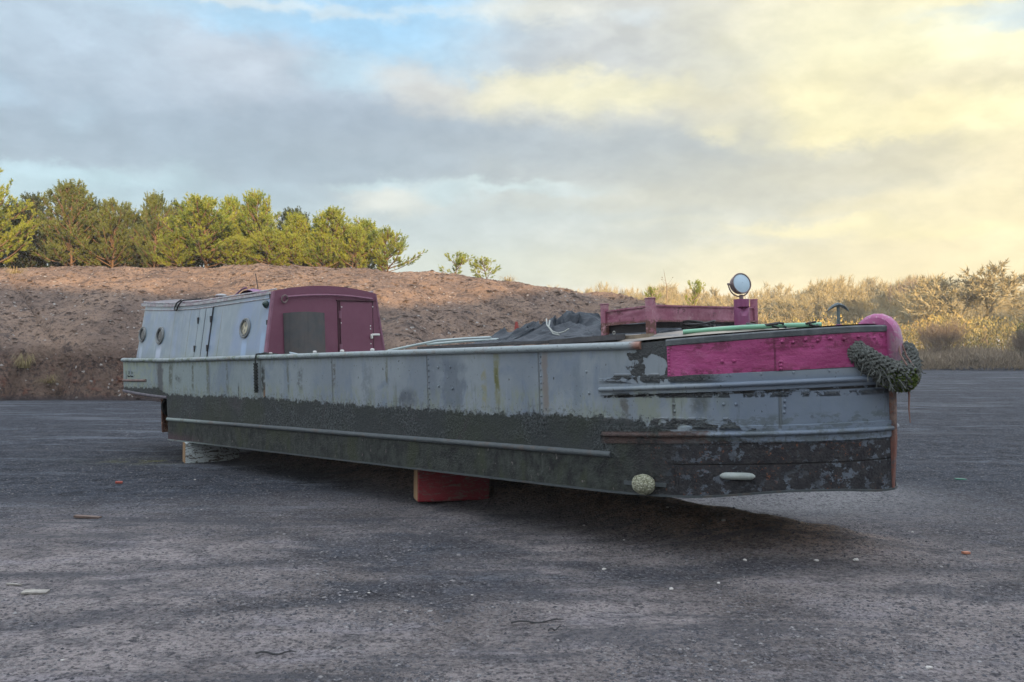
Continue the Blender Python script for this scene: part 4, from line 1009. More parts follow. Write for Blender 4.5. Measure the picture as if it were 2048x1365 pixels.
def ground_fn(w):
    p=w.geo();A=w.attr('asphalt');B=w.attr('soil');L=w.attr('light');Mo=w.attr('moss');x,y,z=w.sep(p)
    n=w.noise(p,.55,5,.6);n2=w.noise(p,3.5,6,.7);n3=w.noise(p,26,5,.75);gr=w.noise(p,95,3,.8);v=w.vor(p,62,out='Color');vd=w.vor(p,62)
    earth=w.mix(w.ss(n,.36,.62),(.165,.148,.140),(.37,.335,.322))
    earth=w.mix(w.ss(n2,.48,.62,0,.6),earth,(.075,.077,.087));earth=w.mix(w.ss(w.noise(w.scl(p,.7,1.6,1),1.7,5,.7),.52,.66,0,.7),earth,(.34,.32,.335))
    asp=w.mix(w.ss(n2,.34,.66),(.010,.014,.022),(.064,.078,.10))
    asp=w.mix(w.ss(w.noise(w.scl(p,.22,1.1,1),1.4,6,.72),.53,.66,0,.65),asp,(.19,.22,.26))
    c=w.mix(A,earth,asp)
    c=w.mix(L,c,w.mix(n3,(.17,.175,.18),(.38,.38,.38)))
    soil=w.mix(w.ss(n2,.35,.65),(.16,.115,.085),(.52,.37,.27));c=w.mix(B,c,soil)
    c=w.mix(w.m('MULTIPLY',Mo,w.ss(n2,.42,.6)),c,(.12,.12,.03))
    pv=w.sep(v)[0];peb=w.ss(pv,.86,.93);peb2=w.ss(pv,.18,.10)
    c=w.mix(w.m('MULTIPLY',peb,.55),c,(.30,.30,.30));c=w.mix(w.m('MULTIPLY',peb2,.6),c,(.030,.032,.036))
    c=w.mix(w.ss(n3,.46,.60,0,.75),c,w.mix(1,c,(.40,.41,.44),'MULTIPLY'));cl_=w.noise(p,9,6,.8);c=w.mix(w.ss(cl_,.57,.63,0,.75),c,(.022,.026,.034));c=w.mix(w.ss(gr,.52,.72,0,.7),c,w.mix(A,(.34,.32,.33),(.20,.22,.26)));c=w.mix(w.ss(gr,.46,.28,0,.75),c,(.035,.036,.042));tk=w.noise(w.scl(p,.35,1.5,1),1.1,6,.72,.5);c=w.mix(w.ss(tk,.53,.63,0,.6),c,w.mix(n3,(.035,.04,.048),(.11,.115,.13)))
    h=w.m('ADD',w.m('MULTIPLY',n3,.9),w.m('ADD',w.m('MULTIPLY',gr,.55),w.m('MULTIPLY',w.m('SUBTRACT',.5,vd),.5)));h=w.m('ADD',h,w.m('MULTIPLY',n2,1.1))
    wet_sheen=w.m('MULTIPLY',w.ss(w.noise(w.scl(p,.12,.4,1,(4,1,0)),1.0,5,.65),.52,.72),w.ss(y,13,20))
    return dict(col=w.mix(w.m('MULTIPLY',wet_sheen,.35),c,(.2,.23,.27)),rough=w.m('SUBTRACT',w.ss(n3,.3,.7,.72,.95),w.m('MULTIPLY',wet_sheen,.42)),nrm=w.bump(h,1.0,.04),spec=.12)  # wet streaks are smoother, with a pale sky sheen mixed into the colour
m_ground=mat('yard_ground',ground_fn)
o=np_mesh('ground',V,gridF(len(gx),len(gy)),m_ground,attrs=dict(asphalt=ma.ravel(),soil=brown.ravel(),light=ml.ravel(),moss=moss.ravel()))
tag(o,'trampled yard of black planings and mauve brown grit','ground',kind='structure')
# gravel stones scattered on the yard
def stones():
    N=95000
    y=3.6+ (rng.random(N)**1.5)*15;x=(rng.random(N)-.5)*2*(y*.64+.4)
    cl=fbm(x*1.3,y*1.3,61,3);keep=rng.random(N)<sst(.42,.64,cl)+.12;x=x[keep];y=y[keep];n=len(x)
    r=(.0035+.010*rng.random(n)**3.2)*(1+(rng.random(n)<.01)*1.0)
    base=np.array([[1,0,0],[.4,.9,.1],[-.6,.7,-.1],[-.9,-.3,.1],[-.1,-1,0],[.7,-.7,.05],[.1,.1,.75],[-.2,.0,.6]])
    F0=[(0,1,6),(1,2,6),(2,7,6),(2,3,7),(3,4,7),(4,6,7),(4,5,6),(5,0,6)]
    z=gz(x,y);a=rng.random(n)*6.28;sx=r*(.8+.7*rng.random(n));sy=r*(.6+.5*rng.random(n));sz=r*(.5+.5*rng.random(n))
    B=base[None]+ (rng.random((n,8,3))-.5)*.35
    X=B[:,:,0]*sx[:,None];Y=B[:,:,1]*sy[:,None];Zz=B[:,:,2]*sz[:,None]
    V=np.stack([x[:,None]+X*np.cos(a)[:,None]-Y*np.sin(a)[:,None],y[:,None]+X*np.sin(a)[:,None]+Y*np.cos(a)[:,None],z[:,None]+Zz],2).reshape(-1,3)
    F=(np.array(F0)[None]+(np.arange(n)*8)[:,None,None]).reshape(-1,3)
    shade=np.repeat(rng.random(n),8)
    def fn(w):
        a=w.attr('shade');c=w.nd('ShaderNodeValToRGB');w.lk(a,c.inputs[0]);e=c.color_ramp.elements
        e[0].color=(.022,.024,.03,1);e[1].color=(.22,.22,.215,1);e[1].position=1
        for p_,q in((.4,(.045,.048,.056,1)),(.75,(.10,.098,.104,1)),(.95,(.17,.165,.16,1))):
            k=c.color_ramp.elements.new(p_);k.color=q
        return dict(col=c.outputs[0],rough=.85)
    o=np_mesh('gravel',V,F,mat('gravel_stone',fn),smooth=False,attrs=dict(shade=shade));tag(o,'loose gravel scattered over the yard','gravel',kind='stuff')
stones()
# ------------------------------------------------------------------ timber blocks under the boat
def block(x,y,yaw,L,D,z0,z1,m,label,mend=None,group='timber blocks under the boat'):
    e=empty('timber_block',(x,y,z0),yaw);tag(e,label,'timber block',group)
    mb=MB();h=z1-z0;N=16;mb.box((0,0,0),(L,D,h),.012)
    mb.build('painted_faces' if mend else 'timber',m,e,False)
    if mend:
        mb=MB();mb.box((-.006,.008,.008),(.004,D-.008,h-.008),.004);mb.build('end_grain',mend,e,False)
    return e
def chip(c,c2,k):
    def fn(w):
        p=w.obj();n=w.noise(w.scl(p,1.2,3,4),9,6,.75,1.2);n2=w.noise(p,3,3)
        q=w.mix(n2,c,tuple(v*.65 for v in c));q=w.mix(w.ss(n,k,k+.02),q,c2);return dict(col=q,rough=.75,nrm=w.bump(n,.6,.01))
    return mat('chipped_paint',fn)
def grain(w):
    p=w.obj();n=w.noise(w.scl(p,2,14,1.2),8,5,.7);return dict(col=w.mix(n,(.12,.07,.035),(.42,.27,.13)),rough=.85,nrm=w.bump(n,.7,.01))
m_end=mat('end_grain',grain)
m_redp=chip((.25,.014,.024),(.16,.09,.075),.535);m_whp=chip((.50,.58,.58),(.07,.065,.05),.51)
rb=block(-.93,8.93,R(14),.73,.26,.035,.395,m_redp,'red painted timber block under the middle of the hull',m_end)
wb=block(-4.47,12.35,R(27),.72,.25,-.01,.285,m_whp,'flaking white painted timber block under the stern end of the hull',m_end)
block(.75,9.35,R(10),.5,.26,.10,.40,m_woodl,'pale bare timber block in shadow beneath the forward hull')
block(-3.35,13.6,R(14),.7,.26,.0,.33,m_wood,'dark grey timber block in shadow beneath the far stern side')
block(-.2,10.3,R(14),.7,.26,.05,.42,m_wood,'dark grey timber block in shadow beneath the far middle side')
# ------------------------------------------------------------------ debris
def gp(px,py):  # ground point seen at a photo pixel
    d=fw*F_PX+rt*(px-1024)-up*(py-682.5);t=(0-CH)/d.z;return Vector((d.x*t,d.y*t,0))
def slab(px,py,L,Wd,h,yaw,m,name,label,cat):
    p=gp(px,py);p.z=float(gz(p.x,p.y))+.004;mb=MB();N=8;G=[]
    for i in range(N+1):
        u=i/N-.5;a=(random.random()-.5)*.12*Wd;G.append([(u*L,-Wd/2+a,0),(u*L,-Wd/2+a,h),(u*L,Wd/2+a*.5,h*1.05),(u*L,Wd/2+a*.5,0),(u*L,-Wd/2+a,0)])
    b=0;mb.grid(G);mb.face([0,1,2,3]);mb.face([N*5+k for k in(3,2,1,0)])
    o=mb.build(name,m,None,False);o.location=p;o.rotation_euler=(R(2),R(3),yaw);tag(o,label,cat);return o
m_pale=painted('pale_scrap',(.30,.29,.25),(.20,.19,.17),.8,20,.3)
slab(71,1186,.145,.07,.012,R(8),m_pale,'wood_scrap','flat pale grey board scrap lying on the grit, nearest on the left','wood scrap')
slab(28,1171,.10,.014,.008,R(-5),m_pale,'wood_splinter','thin pale splinter beside the flat board scrap','wood scrap')
slab(175,1037,.24,.05,.018,R(-4),painted('brown_scrap',(.14,.10,.08),None,.8,16,.3),'wood_scrap','brown weathered stick of timber on the left of the yard','wood scrap')
slab(238,968,.075,.035,.02,R(10),plain('brick_red',(.30,.07,.05),.8),'brick_piece','small red brick fragment left of the white block','brick')
slab(1932,1109,.06,.03,.015,R(20),plain('orange_clay',(.40,.17,.10),.8),'brick_piece','small orange clay fragment on the right of the yard','brick')
slab(1921,959,.13,.05,.01,R(0),plain('green_plastic',(.03,.16,.11),.5),'plastic_scrap','small green plastic scrap on the black planings right of the bow','scrap')
def twig(px,py,L,yaw,label):
    p=gp(px,py);z=float(gz(p.x,p.y));mb=MB();c,s=math.cos(yaw),math.sin(yaw);P=[(L*(u-.5)*c,L*(u-.5)*s,.006+.008*math.sin(u*9)) for u in np.linspace(0,1,8)]
    mb.tube(P,[.005]*4+[.004]*3+[.002],5);o=mb.build('twig',m_dark);o.location=(p.x,p.y,z+.004);tag(o,label,'twig')
twig(1075,1247,.30,R(10),'dark twig lying on the grit in the near centre right');twig(552,1310,.20,R(6),'short dark twig near the bottom of the yard')
twig(1110,1263,.10,R(40),'tiny curved twig just below the longer twig')
m_stone=plain('pale_stone',(.42,.41,.38),.85,20,.3)
def stone(px,py,r,label):
    p=gp(px,py);mb=MB();r*=.75;mb.ell((0,0,r*.25),(r,r*.7,r*.45),8,5,.25);o=mb.build('stone',m_stone,None,False);o.location=(p.x,p.y,float(gz(p.x,p.y)));o.rotation_euler=(0,0,random.random()*6);tag(o,label,'stone','pale stones on the yard')
for px,py,r in((1335,1057,.022),(1447,1081,.028),(1382,1056,.018),(1406,1081,.014),(1633,1128,.026),(1712,1129,.034),(1598,1078,.025),(1343,1181,.028),(1208,1140,.026),(1437,1168,.02),(1490,1125,.024),(1825,1069,.02),(1858,1339,.026),(1168,1057,.018),(1248,1084,.015),(390,961,.02),(738,1188,.014),(125,1327,.014),(944,1193,.014),(1100,1228,.012)):
    stone(px,py,r,'pale pebble among the dark grit of the yard')
# ================================================================== MOUND
HX=[-90,-27.9,-21.6,-17.4,-12.5,-8.1,-3.46,-.5,1.6,3.7,6.46,8.6,10.05,12.2,14.3,16.5]
HZ=[4.6,5.05,5.09,5.07,5.17,5.09,4.92,4.73,4.5,4.18,3.74,3.2,2.5,1.3,.2,-.5]
def mz(X,Y,detail=True):
    X=np.asarray(X,float);Y=np.asarray(Y,float)
    hc=np.interp(X,HX,HZ);base=27.3+.8*np.sin(X*.35)+np.clip(X+2,0,20)*.33
    base=base+1.3*(fbm(X*.5,X*0+2,71,3)-.5)+(1.5*(ridge(X*.55,Y*.08,81,3)-.5)+.5*(fbm(X*2.6,Y*.5,82,3)-.5))*(1-sst(0,6,Y-28.5))
    d=(Y-base)/(38-base);sh=1.65*np.clip(hc/5,0,1)*(1-.5*sst(-4,4,X))
    sc_w=.075+.06*fbm(X*.9,Y*0+5,72,2)
    z=sh*sst(0,1,d/sc_w)+(hc-sh)*np.sin(np.clip((d-sc_w*.6)/(1-sc_w*.6),0,1)*PI/2*1.0)**1.12
    z=z-np.clip(Y-44,0,30)*.09-.35*(d<0)
    if detail:
        m=sst(-.02,.06,d)
        z=z+m*(.35*(fbm(X*.28,Y*.28,73,3)-.5)*(1-.7*sst(.85,1,d))+0.34*(fbm(X*.8,Y*.8,74,4)-.5)+.12*(fbm(X*3.3,Y*3.3,75,3)-.5))
        q=X*.55+Y*.9;r=Y*.55-X*.9
        z=z-.26*m*sst(.62,.9,ridge(q*.85+.5*fbm(X*.6,Y*.6,77,2),r*.07,76,2))*(.35+.65*sst(-4,2,X))
        z=z-.09*m*sst(.6,.9,ridge(q*2.3,r*.16,78,2))*(.4+.6*sst(-5,0,X))
        f=(1-sst(.05,.16,d))*sst(-.01,.03,d);z=z-.75*f*(ridge(X*.8+.8*fbm(X,Y,80,2),Y*.6,79,3)-.5)
        cr=np.exp(-((X+17.2+ (Y-32)*.9)/.10)**2)*(Y>29.5)*(Y<35.5);z=z-.18*cr
    return z
mx=np.concatenate([np.arange(-60,-26,.5),np.arange(-26,12,.075),np.arange(12,17.5,.25)]);my=np.concatenate([np.arange(26.0,40,.085),np.arange(40,66,.7)])
MX,MY=np.meshgrid(mx,my,indexing='ij');MZ=mz(MX,MY)
def mound_fn(w):
    p=w.geo();n=w.noise(p,.35,5,.65);n2=w.noise(p,2.2,6,.7);n3=w.noise(p,9,5,.75);v=w.vor(p,15,out='Color');z=w.sep(p)[2]
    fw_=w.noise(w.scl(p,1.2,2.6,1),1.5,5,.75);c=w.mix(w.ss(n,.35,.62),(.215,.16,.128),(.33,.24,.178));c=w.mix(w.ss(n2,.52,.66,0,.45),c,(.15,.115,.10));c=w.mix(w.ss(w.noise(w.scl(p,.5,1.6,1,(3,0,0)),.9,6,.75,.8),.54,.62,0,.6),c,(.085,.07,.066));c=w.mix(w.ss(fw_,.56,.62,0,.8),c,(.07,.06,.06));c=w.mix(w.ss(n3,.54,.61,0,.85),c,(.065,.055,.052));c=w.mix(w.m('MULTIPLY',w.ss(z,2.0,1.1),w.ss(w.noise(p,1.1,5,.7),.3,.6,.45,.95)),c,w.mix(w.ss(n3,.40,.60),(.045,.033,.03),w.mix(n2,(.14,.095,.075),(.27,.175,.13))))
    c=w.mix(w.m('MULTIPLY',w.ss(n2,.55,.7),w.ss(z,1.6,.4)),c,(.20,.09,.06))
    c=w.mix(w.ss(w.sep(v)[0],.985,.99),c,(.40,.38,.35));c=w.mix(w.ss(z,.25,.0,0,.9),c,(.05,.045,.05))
    return dict(col=c,rough=.95,nrm=w.bump(w.m('ADD',w.m('MULTIPLY',n3,1.3),w.m('MULTIPLY',n2,1.8)),1,.16),spec=.15)
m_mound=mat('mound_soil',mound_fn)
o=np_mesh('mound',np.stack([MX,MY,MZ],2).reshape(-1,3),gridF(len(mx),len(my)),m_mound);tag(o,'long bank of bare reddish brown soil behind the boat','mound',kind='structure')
# clods and stones on the bank
N=8000;x=rng.uniform(-24,11,N);y=rng.uniform(27.6,38.2,N);r=(.02+.075*rng.random(N)**3)
F0=[(0,1,6),(1,2,6),(2,7,6),(2,3,7),(3,4,7),(4,6,7),(4,5,6),(5,0,6)];base=np.array([[1,0,0],[.4,.9,.1],[-.6,.7,-.1],[-.9,-.3,.1],[-.1,-1,0],[.7,-.7,.05],[.1,.1,.75],[-.2,.0,.6]])
B=base[None]+(rng.random((N,8,3))-.5)*.4;z=mz(x,y)
V=(B*r[:,None,None]*np.array([1.2,1,.8]))+np.stack([x,y,z],1)[:,None];F=(np.array(F0)[None]+(np.arange(N)*8)[:,None,None]).reshape(-1,3)
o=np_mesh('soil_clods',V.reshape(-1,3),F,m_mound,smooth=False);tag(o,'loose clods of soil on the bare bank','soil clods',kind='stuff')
# unseen bank added behind the camera, its crest shaped to shade the yard
SAZ=158
SD=Vector((math.sin(R(SAZ)),math.cos(R(SAZ)),0))   # towards the sun
EL=R(9.0)
uu=np.concatenate([np.arange(-80,-22,2.),np.arange(-22,60,.25),np.arange(60,150,2.)]);vv=np.linspace(-1,1,25)
U,Vv=np.meshgrid(uu,vv,indexing='ij')
ex,ey=-SD.y,SD.x;dx,dy=-SD.x,-SD.y
_pt=[(-60,36,3.6),(-22,34,3.45),(-14,34,3.5),(-8,33.5,2.9),(-4.5,33,2.7),(-2,33.5,3.1),(.5,34,3.7),(2,35,4.1),(4,35.5,4.0),(7,36,3.6),(12,40,2.6),(20,55,1.7),(29,60,1.5),(45,80,1.9),(60,95,2.5),(90,110,2.5)]  # wanted shadow edge points; the crest height is solved from them
_u=[a*ex+b*ey for a,b,c in _pt];_hh=[c+math.tan(EL)*((a*dx+b*dy)+40) for a,b,c in _pt]
Hc=np.interp(U,_u,_hh)+.7*(fbm(U*.5,U*0+1,91,5)-.5)+.4+.25
pz=Hc*(1-np.abs(Vv)**1.5)-.4;vpos=-40+Vv*20
e=Vector((-SD.y,SD.x,0)) # perpendicular
BX=U*(-dy)*-1*0+U*ex+vpos*dx;BY=U*ey+vpos*dy
o=np_mesh('shading_bank',np.stack([BX,BY,pz],2).reshape(-1,3),gridF(len(uu),25),m_mound);o.name='shade_caster_bank';tag(o,'unseen tall bank added behind the camera to shade the yard','bank',kind='structure')
# ================================================================== TREES
m_bark=plain('pine_bark',(.13,.085,.055),.9,20,.5)
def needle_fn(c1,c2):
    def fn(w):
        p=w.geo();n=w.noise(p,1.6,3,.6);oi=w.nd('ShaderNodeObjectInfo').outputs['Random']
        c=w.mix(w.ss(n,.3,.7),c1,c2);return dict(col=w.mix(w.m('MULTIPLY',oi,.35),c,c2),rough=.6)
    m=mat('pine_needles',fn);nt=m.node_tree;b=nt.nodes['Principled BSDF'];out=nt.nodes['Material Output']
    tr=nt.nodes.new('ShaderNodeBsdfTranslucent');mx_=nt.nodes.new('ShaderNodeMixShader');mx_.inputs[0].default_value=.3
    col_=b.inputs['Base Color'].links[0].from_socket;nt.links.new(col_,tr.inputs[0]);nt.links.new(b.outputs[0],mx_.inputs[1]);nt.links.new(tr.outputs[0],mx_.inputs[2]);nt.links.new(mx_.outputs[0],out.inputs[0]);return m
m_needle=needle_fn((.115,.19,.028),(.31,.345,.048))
m_needle_shade=needle_fn((.025,.042,.018),(.05,.075,.025));m_needle_halfshade=needle_fn((.075,.115,.03),(.17,.20,.045))  # darker needle copies: shade within and behind the row put into the colour
def rv3(rg,s=1):return rg.normal(0,s,3)
def pine(seed,H,Rd,nshoot_scale=1.0,sparse=False,low=.05,needle=None):
    rg=np.random.default_rng(seed);mb=MB();tips=[]
    tr=[];lean=rg.normal(0,.05,2)
    for i in range(9):
        u=i/8;tr.append((lean[0]*H*u+.05*math.sin(u*5+seed),lean[1]*H*u,H*u))
    mb.tube(tr,[.075*H/4.5*(1-.86*i/8) for i in range(9)],7)
    nw=int(H/.24)
    for k in range(nw):
        u=low+(1-low)*(k+.5)/nw*.97;h=H*u;nb=rg.integers(4,7) if not sparse else rg.integers(2,4)
        for b in range(nb):
            if sparse and rg.random()<.2:continue
            a=rg.uniform(0,2*PI);L=Rd*1.22*(1-u)**.45*rg.uniform(.65,1.12)*(1.0 if u>.18 else .85)+.10
            if u<.3 and rg.random()<.25:L*=.7
            el=rg.uniform(.15,.55)+u*.75
            P=[];x=np.array([np.interp(u,[0,1],[0,lean[0]*H]),np.interp(u,[0,1],[0,lean[1]*H]),h]);n=7
            d=np.array([math.cos(a)*math.cos(el),math.sin(a)*math.cos(el),math.sin(el)])
            for i in range(n):
                P.append(x.copy());d=d+np.array([rg.normal(0,.09),rg.normal(0,.09),.085+(-.10 if i<2 else .05)]);d/=np.linalg.norm(d);x=x+d*L/(n-1)
            mb.tube([tuple(p) for p in P],[.026*L/1.4*(1-i/(n))+.005 for i in range(n)],4,False)
            tips.append((P[-1],d*.6+np.array([0,0,.8]),.34,1))
            m=int(L/.075*nshoot_scale)
            for q in range(m):
                f=rg.uniform(.22,1) ;i=min(int(f*(n-1)),n-2);g=f*(n-1)-i;p=P[i]*(1-g)+P[i+1]*g;dd=P[i+1]-P[i];dd/=np.linalg.norm(dd)
                sd=np.cross(dd,rv3(rg));sd/=np.linalg.norm(sd)+1e-6;d2=dd*.75+sd*.75+np.array([0,0,.42]);d2/=np.linalg.norm(d2)
                l2=rg.uniform(.08,.34)*(1.15-f*.5);e=p+d2*l2
                mb.tube([tuple(p),tuple(e)],.005,3,False)
                tips.append((e,d2+np.array([0,0,.35]),.17,0))
                if rg.random()<.7:tips.append((p+d2*l2*.5+sd*.04,dd+sd+np.array([0,0,.5]),.14,0))
    for j in range(5):tips.append((np.array(tr[-1])-np.array([0,0,.1])+rv3(rg,.07),np.array([rg.normal(0,.2),rg.normal(0,.2),1]),.45,1))
    T=np.array([t[0] for t in tips]);D=np.array([t[1] for t in tips],float);D/=np.linalg.norm(D,axis=1)[:,None];L=np.array([t[2] for t in tips])*rg.uniform(.75,1.25,len(tips))
    K=20;n=len(T);T=np.repeat(T,K,0);D=np.repeat(D,K,0);L=np.repeat(L,K);f=rg.random(n*K)
    S=np.cross(D,rg.normal(0,1,(n*K,3)));S/=np.linalg.norm(S,axis=1)[:,None]
    st=T+D*(L*f)[:,None];nd=D*.75+S*.75;nd/=np.linalg.norm(nd,axis=1)[:,None];ln=rg.uniform(.06,.11,n*K)
    wd=np.cross(nd,rg.normal(0,1,(n*K,3)));wd/=np.linalg.norm(wd,axis=1)[:,None];wd*=.0150
    V=np.stack([st-wd,st+wd,st+nd*ln[:,None]],1).reshape(-1,3);F=np.arange(len(V)).reshape(-1,3)
    root=empty('pine_tree');t=mb.build('trunk',m_bark,root);c=np_mesh('crown',V,F,needle or m_needle,root,False)
    return root
protos={}
def put(root,px,Y,zb_,rz,sc_,label,cat,group=None,zs=None):
    X=(px-1024)/F_PX*Y
    root.location=(X,Y,zb_);root.rotation_euler=(0,0,rz);root.scale=(sc_[0],sc_[0],sc_[1]);tag(root,label,cat,group)
PS=[pine(101,4.2,1.75),pine(102,4.0,2.0,1.0),pine(103,3.6,1.6,.95),pine(104,3.2,1.75,.85),pine(105,1.5,1.0,.8,True)]
PS.append(pine(121,4.1,1.7,needle=m_needle_halfshade));PS.append(pine(122,3.7,1.9,.9,needle=m_needle_halfshade))
PD=[pine(111,3.6,1.5,.9,needle=m_needle_shade),pine(112,3.3,1.6,.9,needle=m_needle_shade)]
used=set()
def pine_at(pi,px,topy,Y,wsc,label,rz,dark=False,sink=.1):
    pool=PD if dark else PS;src=pool[pi];Hs=[3.6,3.3] if dark else [4.2,4.0,3.6,3.2,1.5,4.1,3.7]
    key=(dark,pi)
    r=src if key not in used else copy_tree(src);used.add(key);wsc*=1.16
    X=(px-1024)/F_PX*Y;zb_=float(mz(np.array(X),np.array(Y)))-sink
    H=1.5+(710-topy)/F_PX*Y-zb_-.42
    put(r,px,Y,zb_,rz,(wsc,H/Hs[pi]),label,'pine tree','young pines along the top of the bank')
    return r
pine_at(0,-30,338,39.2,1.05,'bright yellow green pine cut off by the left edge of the picture',.3)
pine_at(5,140,370,40.2,.95,'tall pine second from the left edge with many upright shoots',1.2)
pine_at(6,222,408,40.5,.85,'narrow dark pine third from the left edge on the bank',2.2)
pine_at(5,308,390,40.4,.62,'spindly pine with thin lower branches above the cabin stern',4.0)
pine_at(1,415,400,39.4,1.0,'broad yellow pine reaching down to the bank above the cabin',3.1)
pine_at(0,528,386,40.2,.80,'tall pine with candle like shoots just left of the maroon cabin front',5.1)
pine_at(2,650,418,40.0,.95,'wide pine above the maroon cabin front',.7)
pine_at(3,775,455,40.0,.80,'round low pine at the right end of the dense row',1.9)
pine_at(3,470,468,38.9,.62,'small bright pine bush at the foot of the row above the cabin roof',4.4)
pine_at(3,590,462,39.2,.6,'small pine bush filling the gap left of the wide pine',2.7)
pine_at(3,705,450,39.3,.62,'small pine bush left of the round low pine',.1)
for (px,ty,w_,rz,pi,lb) in((352,462,.62,2.9,3,'low pine bush at the left foot of the broad yellow pine'),(535,455,.62,5.0,3,'low pine bush under the pine with candle like shoots'),(648,462,.6,1.0,3,'low pine bush in front of the wide pine trunk'),(365,412,.75,2.2,0,'upright pine rising behind the broad yellow pine'),(470,398,.72,3.6,2,'upright pine between the broad yellow pine and the candle like one'),(600,428,.75,4.9,2,'upright pine just left of the wide pine'),(725,440,.75,.9,3,'rounded pine between the wide pine and the round low pine')):
    pine_at(pi,px,ty,(39.0 if ty>440 else 40.8),w_,lb,rz)
pine_at(4,912,499,38.6,.95,'small sparse pine with open twigs right of the dense row',.5,sink=.05)
pine_at(4,972,509,38.8,.92,'last small sparse pine at the right end of the row',2.6,sink=.05)
pine_at(0,-150,350,40.6,1.0,'pine of the row beyond the left edge',2.0)
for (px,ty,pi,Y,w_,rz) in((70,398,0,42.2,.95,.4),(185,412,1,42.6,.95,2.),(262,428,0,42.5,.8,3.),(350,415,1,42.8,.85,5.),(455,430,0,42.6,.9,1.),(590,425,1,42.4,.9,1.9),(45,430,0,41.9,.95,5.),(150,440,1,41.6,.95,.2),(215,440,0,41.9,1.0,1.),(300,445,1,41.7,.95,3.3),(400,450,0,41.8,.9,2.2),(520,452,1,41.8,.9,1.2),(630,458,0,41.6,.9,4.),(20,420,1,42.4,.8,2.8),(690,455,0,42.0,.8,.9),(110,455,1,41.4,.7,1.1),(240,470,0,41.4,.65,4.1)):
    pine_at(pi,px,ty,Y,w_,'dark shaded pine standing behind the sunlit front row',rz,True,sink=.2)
# ---- bare trees
m_twig=plain('bare_twigs',(.31,.275,.155),.9,5,.1,.3)
m_twigd=plain('bare_branches',(.17,.135,.10),.9,5,.1,.3)
def bare(seed,H,spread,multi=1,depth=5,r0=.11,start=.28,name='bare_tree',fine=3,leafc=None,upw=.12):
    rg=np.random.default_rng(seed);mb=MB();tk=MB();FT=[]
    def br(p,d,L,r,k):
        n=4;P=[p.copy()];x=p.copy();dd=d.copy()
        for i in range(n):
            dd=dd+rg.normal(0,.10,3)+np.array([0,0,upw*.5]);dd/=np.linalg.norm(dd);x=x+dd*L/n;P.append(x.copy())
        tgt=tk if k==0 else mb
        tgt.tube([tuple(q) for q in P],[max(.004,r*(1-.45*i/n)) for i in range(n+1)],6 if k==0 else (4 if k<3 else 3),False)
        if k>=depth:
            for _ in range(fine*2):
                i=rg.integers(0,n);q=P[i]+(P[i+1]-P[i])*rg.random();e=dd+rg.normal(0,.55,3)+np.array([0,0,.25]);e/=np.linalg.norm(e);FT.append((q,e,L*rg.uniform(.5,1.1)))
            return
        nc=rg.integers(3,5) if k<depth-1 else rg.integers(3,6)
        for c in range(nc):
            f=rg.uniform(.45,1) if k>0 else rg.uniform(.5,1)
            if c==0:f=1
            i=min(int(f*n),n-1);q=P[i]+(P[i+1]-P[i])*(f*n-i);s=np.cross(dd,rg.normal(0,1,3));s/=np.linalg.norm(s)
            sp=spread*(.35 if c==0 else 1);e=dd+s*sp;e/=np.linalg.norm(e)
            br(q,e,L*rg.uniform(.6,.82),r*.58,k+1)
    for m_ in range(multi):
        a=rg.uniform(0,2*PI);til=(.15+.35*rg.random()) if multi>1 else .03
        br(np.array([math.cos(a)*.1*(multi>1),math.sin(a)*.1*(multi>1),-.05]),np.array([math.cos(a)*til,math.sin(a)*til,1.]),H*start,r0,0)
    root=empty(name)
    FT_p=np.array([f[0] for f in FT]);FT_d=np.array([f[1] for f in FT]);FT_l=np.array([f[2] for f in FT])
    wd=np.cross(FT_d,rg.normal(0,1,FT_d.shape));wd/=np.linalg.norm(wd,axis=1)[:,None];wd*=.017*H/7
    mid=FT_p+FT_d*FT_l[:,None]
    b=len(mb.v);mb.v+= [tuple(x) for x in np.stack([FT_p-wd,FT_p+wd,mid],1).reshape(-1,3)];mb.f+=[(b+3*i,b+3*i+1,b+3*i+2) for i in range(len(FT))];mb.mi+=[0]*len(FT)
    tk.build('trunk',m_twigd,root);
    me=bpy.data.meshes.new('crown');me.from_pydata(mb.v,[],mb.f);me.materials.append(leafc or m_twig);o=bpy.data.objects.new('crown',me);col.objects.link(o);o.parent=root
    zs=max(v[2] for v in mb.v);root['hh']=zs
    return root
def gzf(X,Y):return float(gz(np.array(X),np.array(Y)))
BT=[bare(201,8,.75,fine=6),bare(202,8,.6,start=.32,fine=6),bare(203,8,.9,fine=6),bare(204,8,.55,multi=2,r0=.07,start=.3,fine=5)]
ub=set()
def bare_at(i,px,ty,Y,wsc,label,rz,group,cat='bare tree'):
    r=BT[i] if i not in ub else copy_tree(BT[i]);ub.add(i);X=(px-1024)/F_PX*Y;z0=gzf(X,Y);H=1.5+(711-ty)/F_PX*Y-z0;k=H/r['hh']
    r.location=(X,Y,z0);r.rotation_euler=(0,0,rz);r.scale=(k*wsc,k*wsc,k);tag(r,label,cat,group)
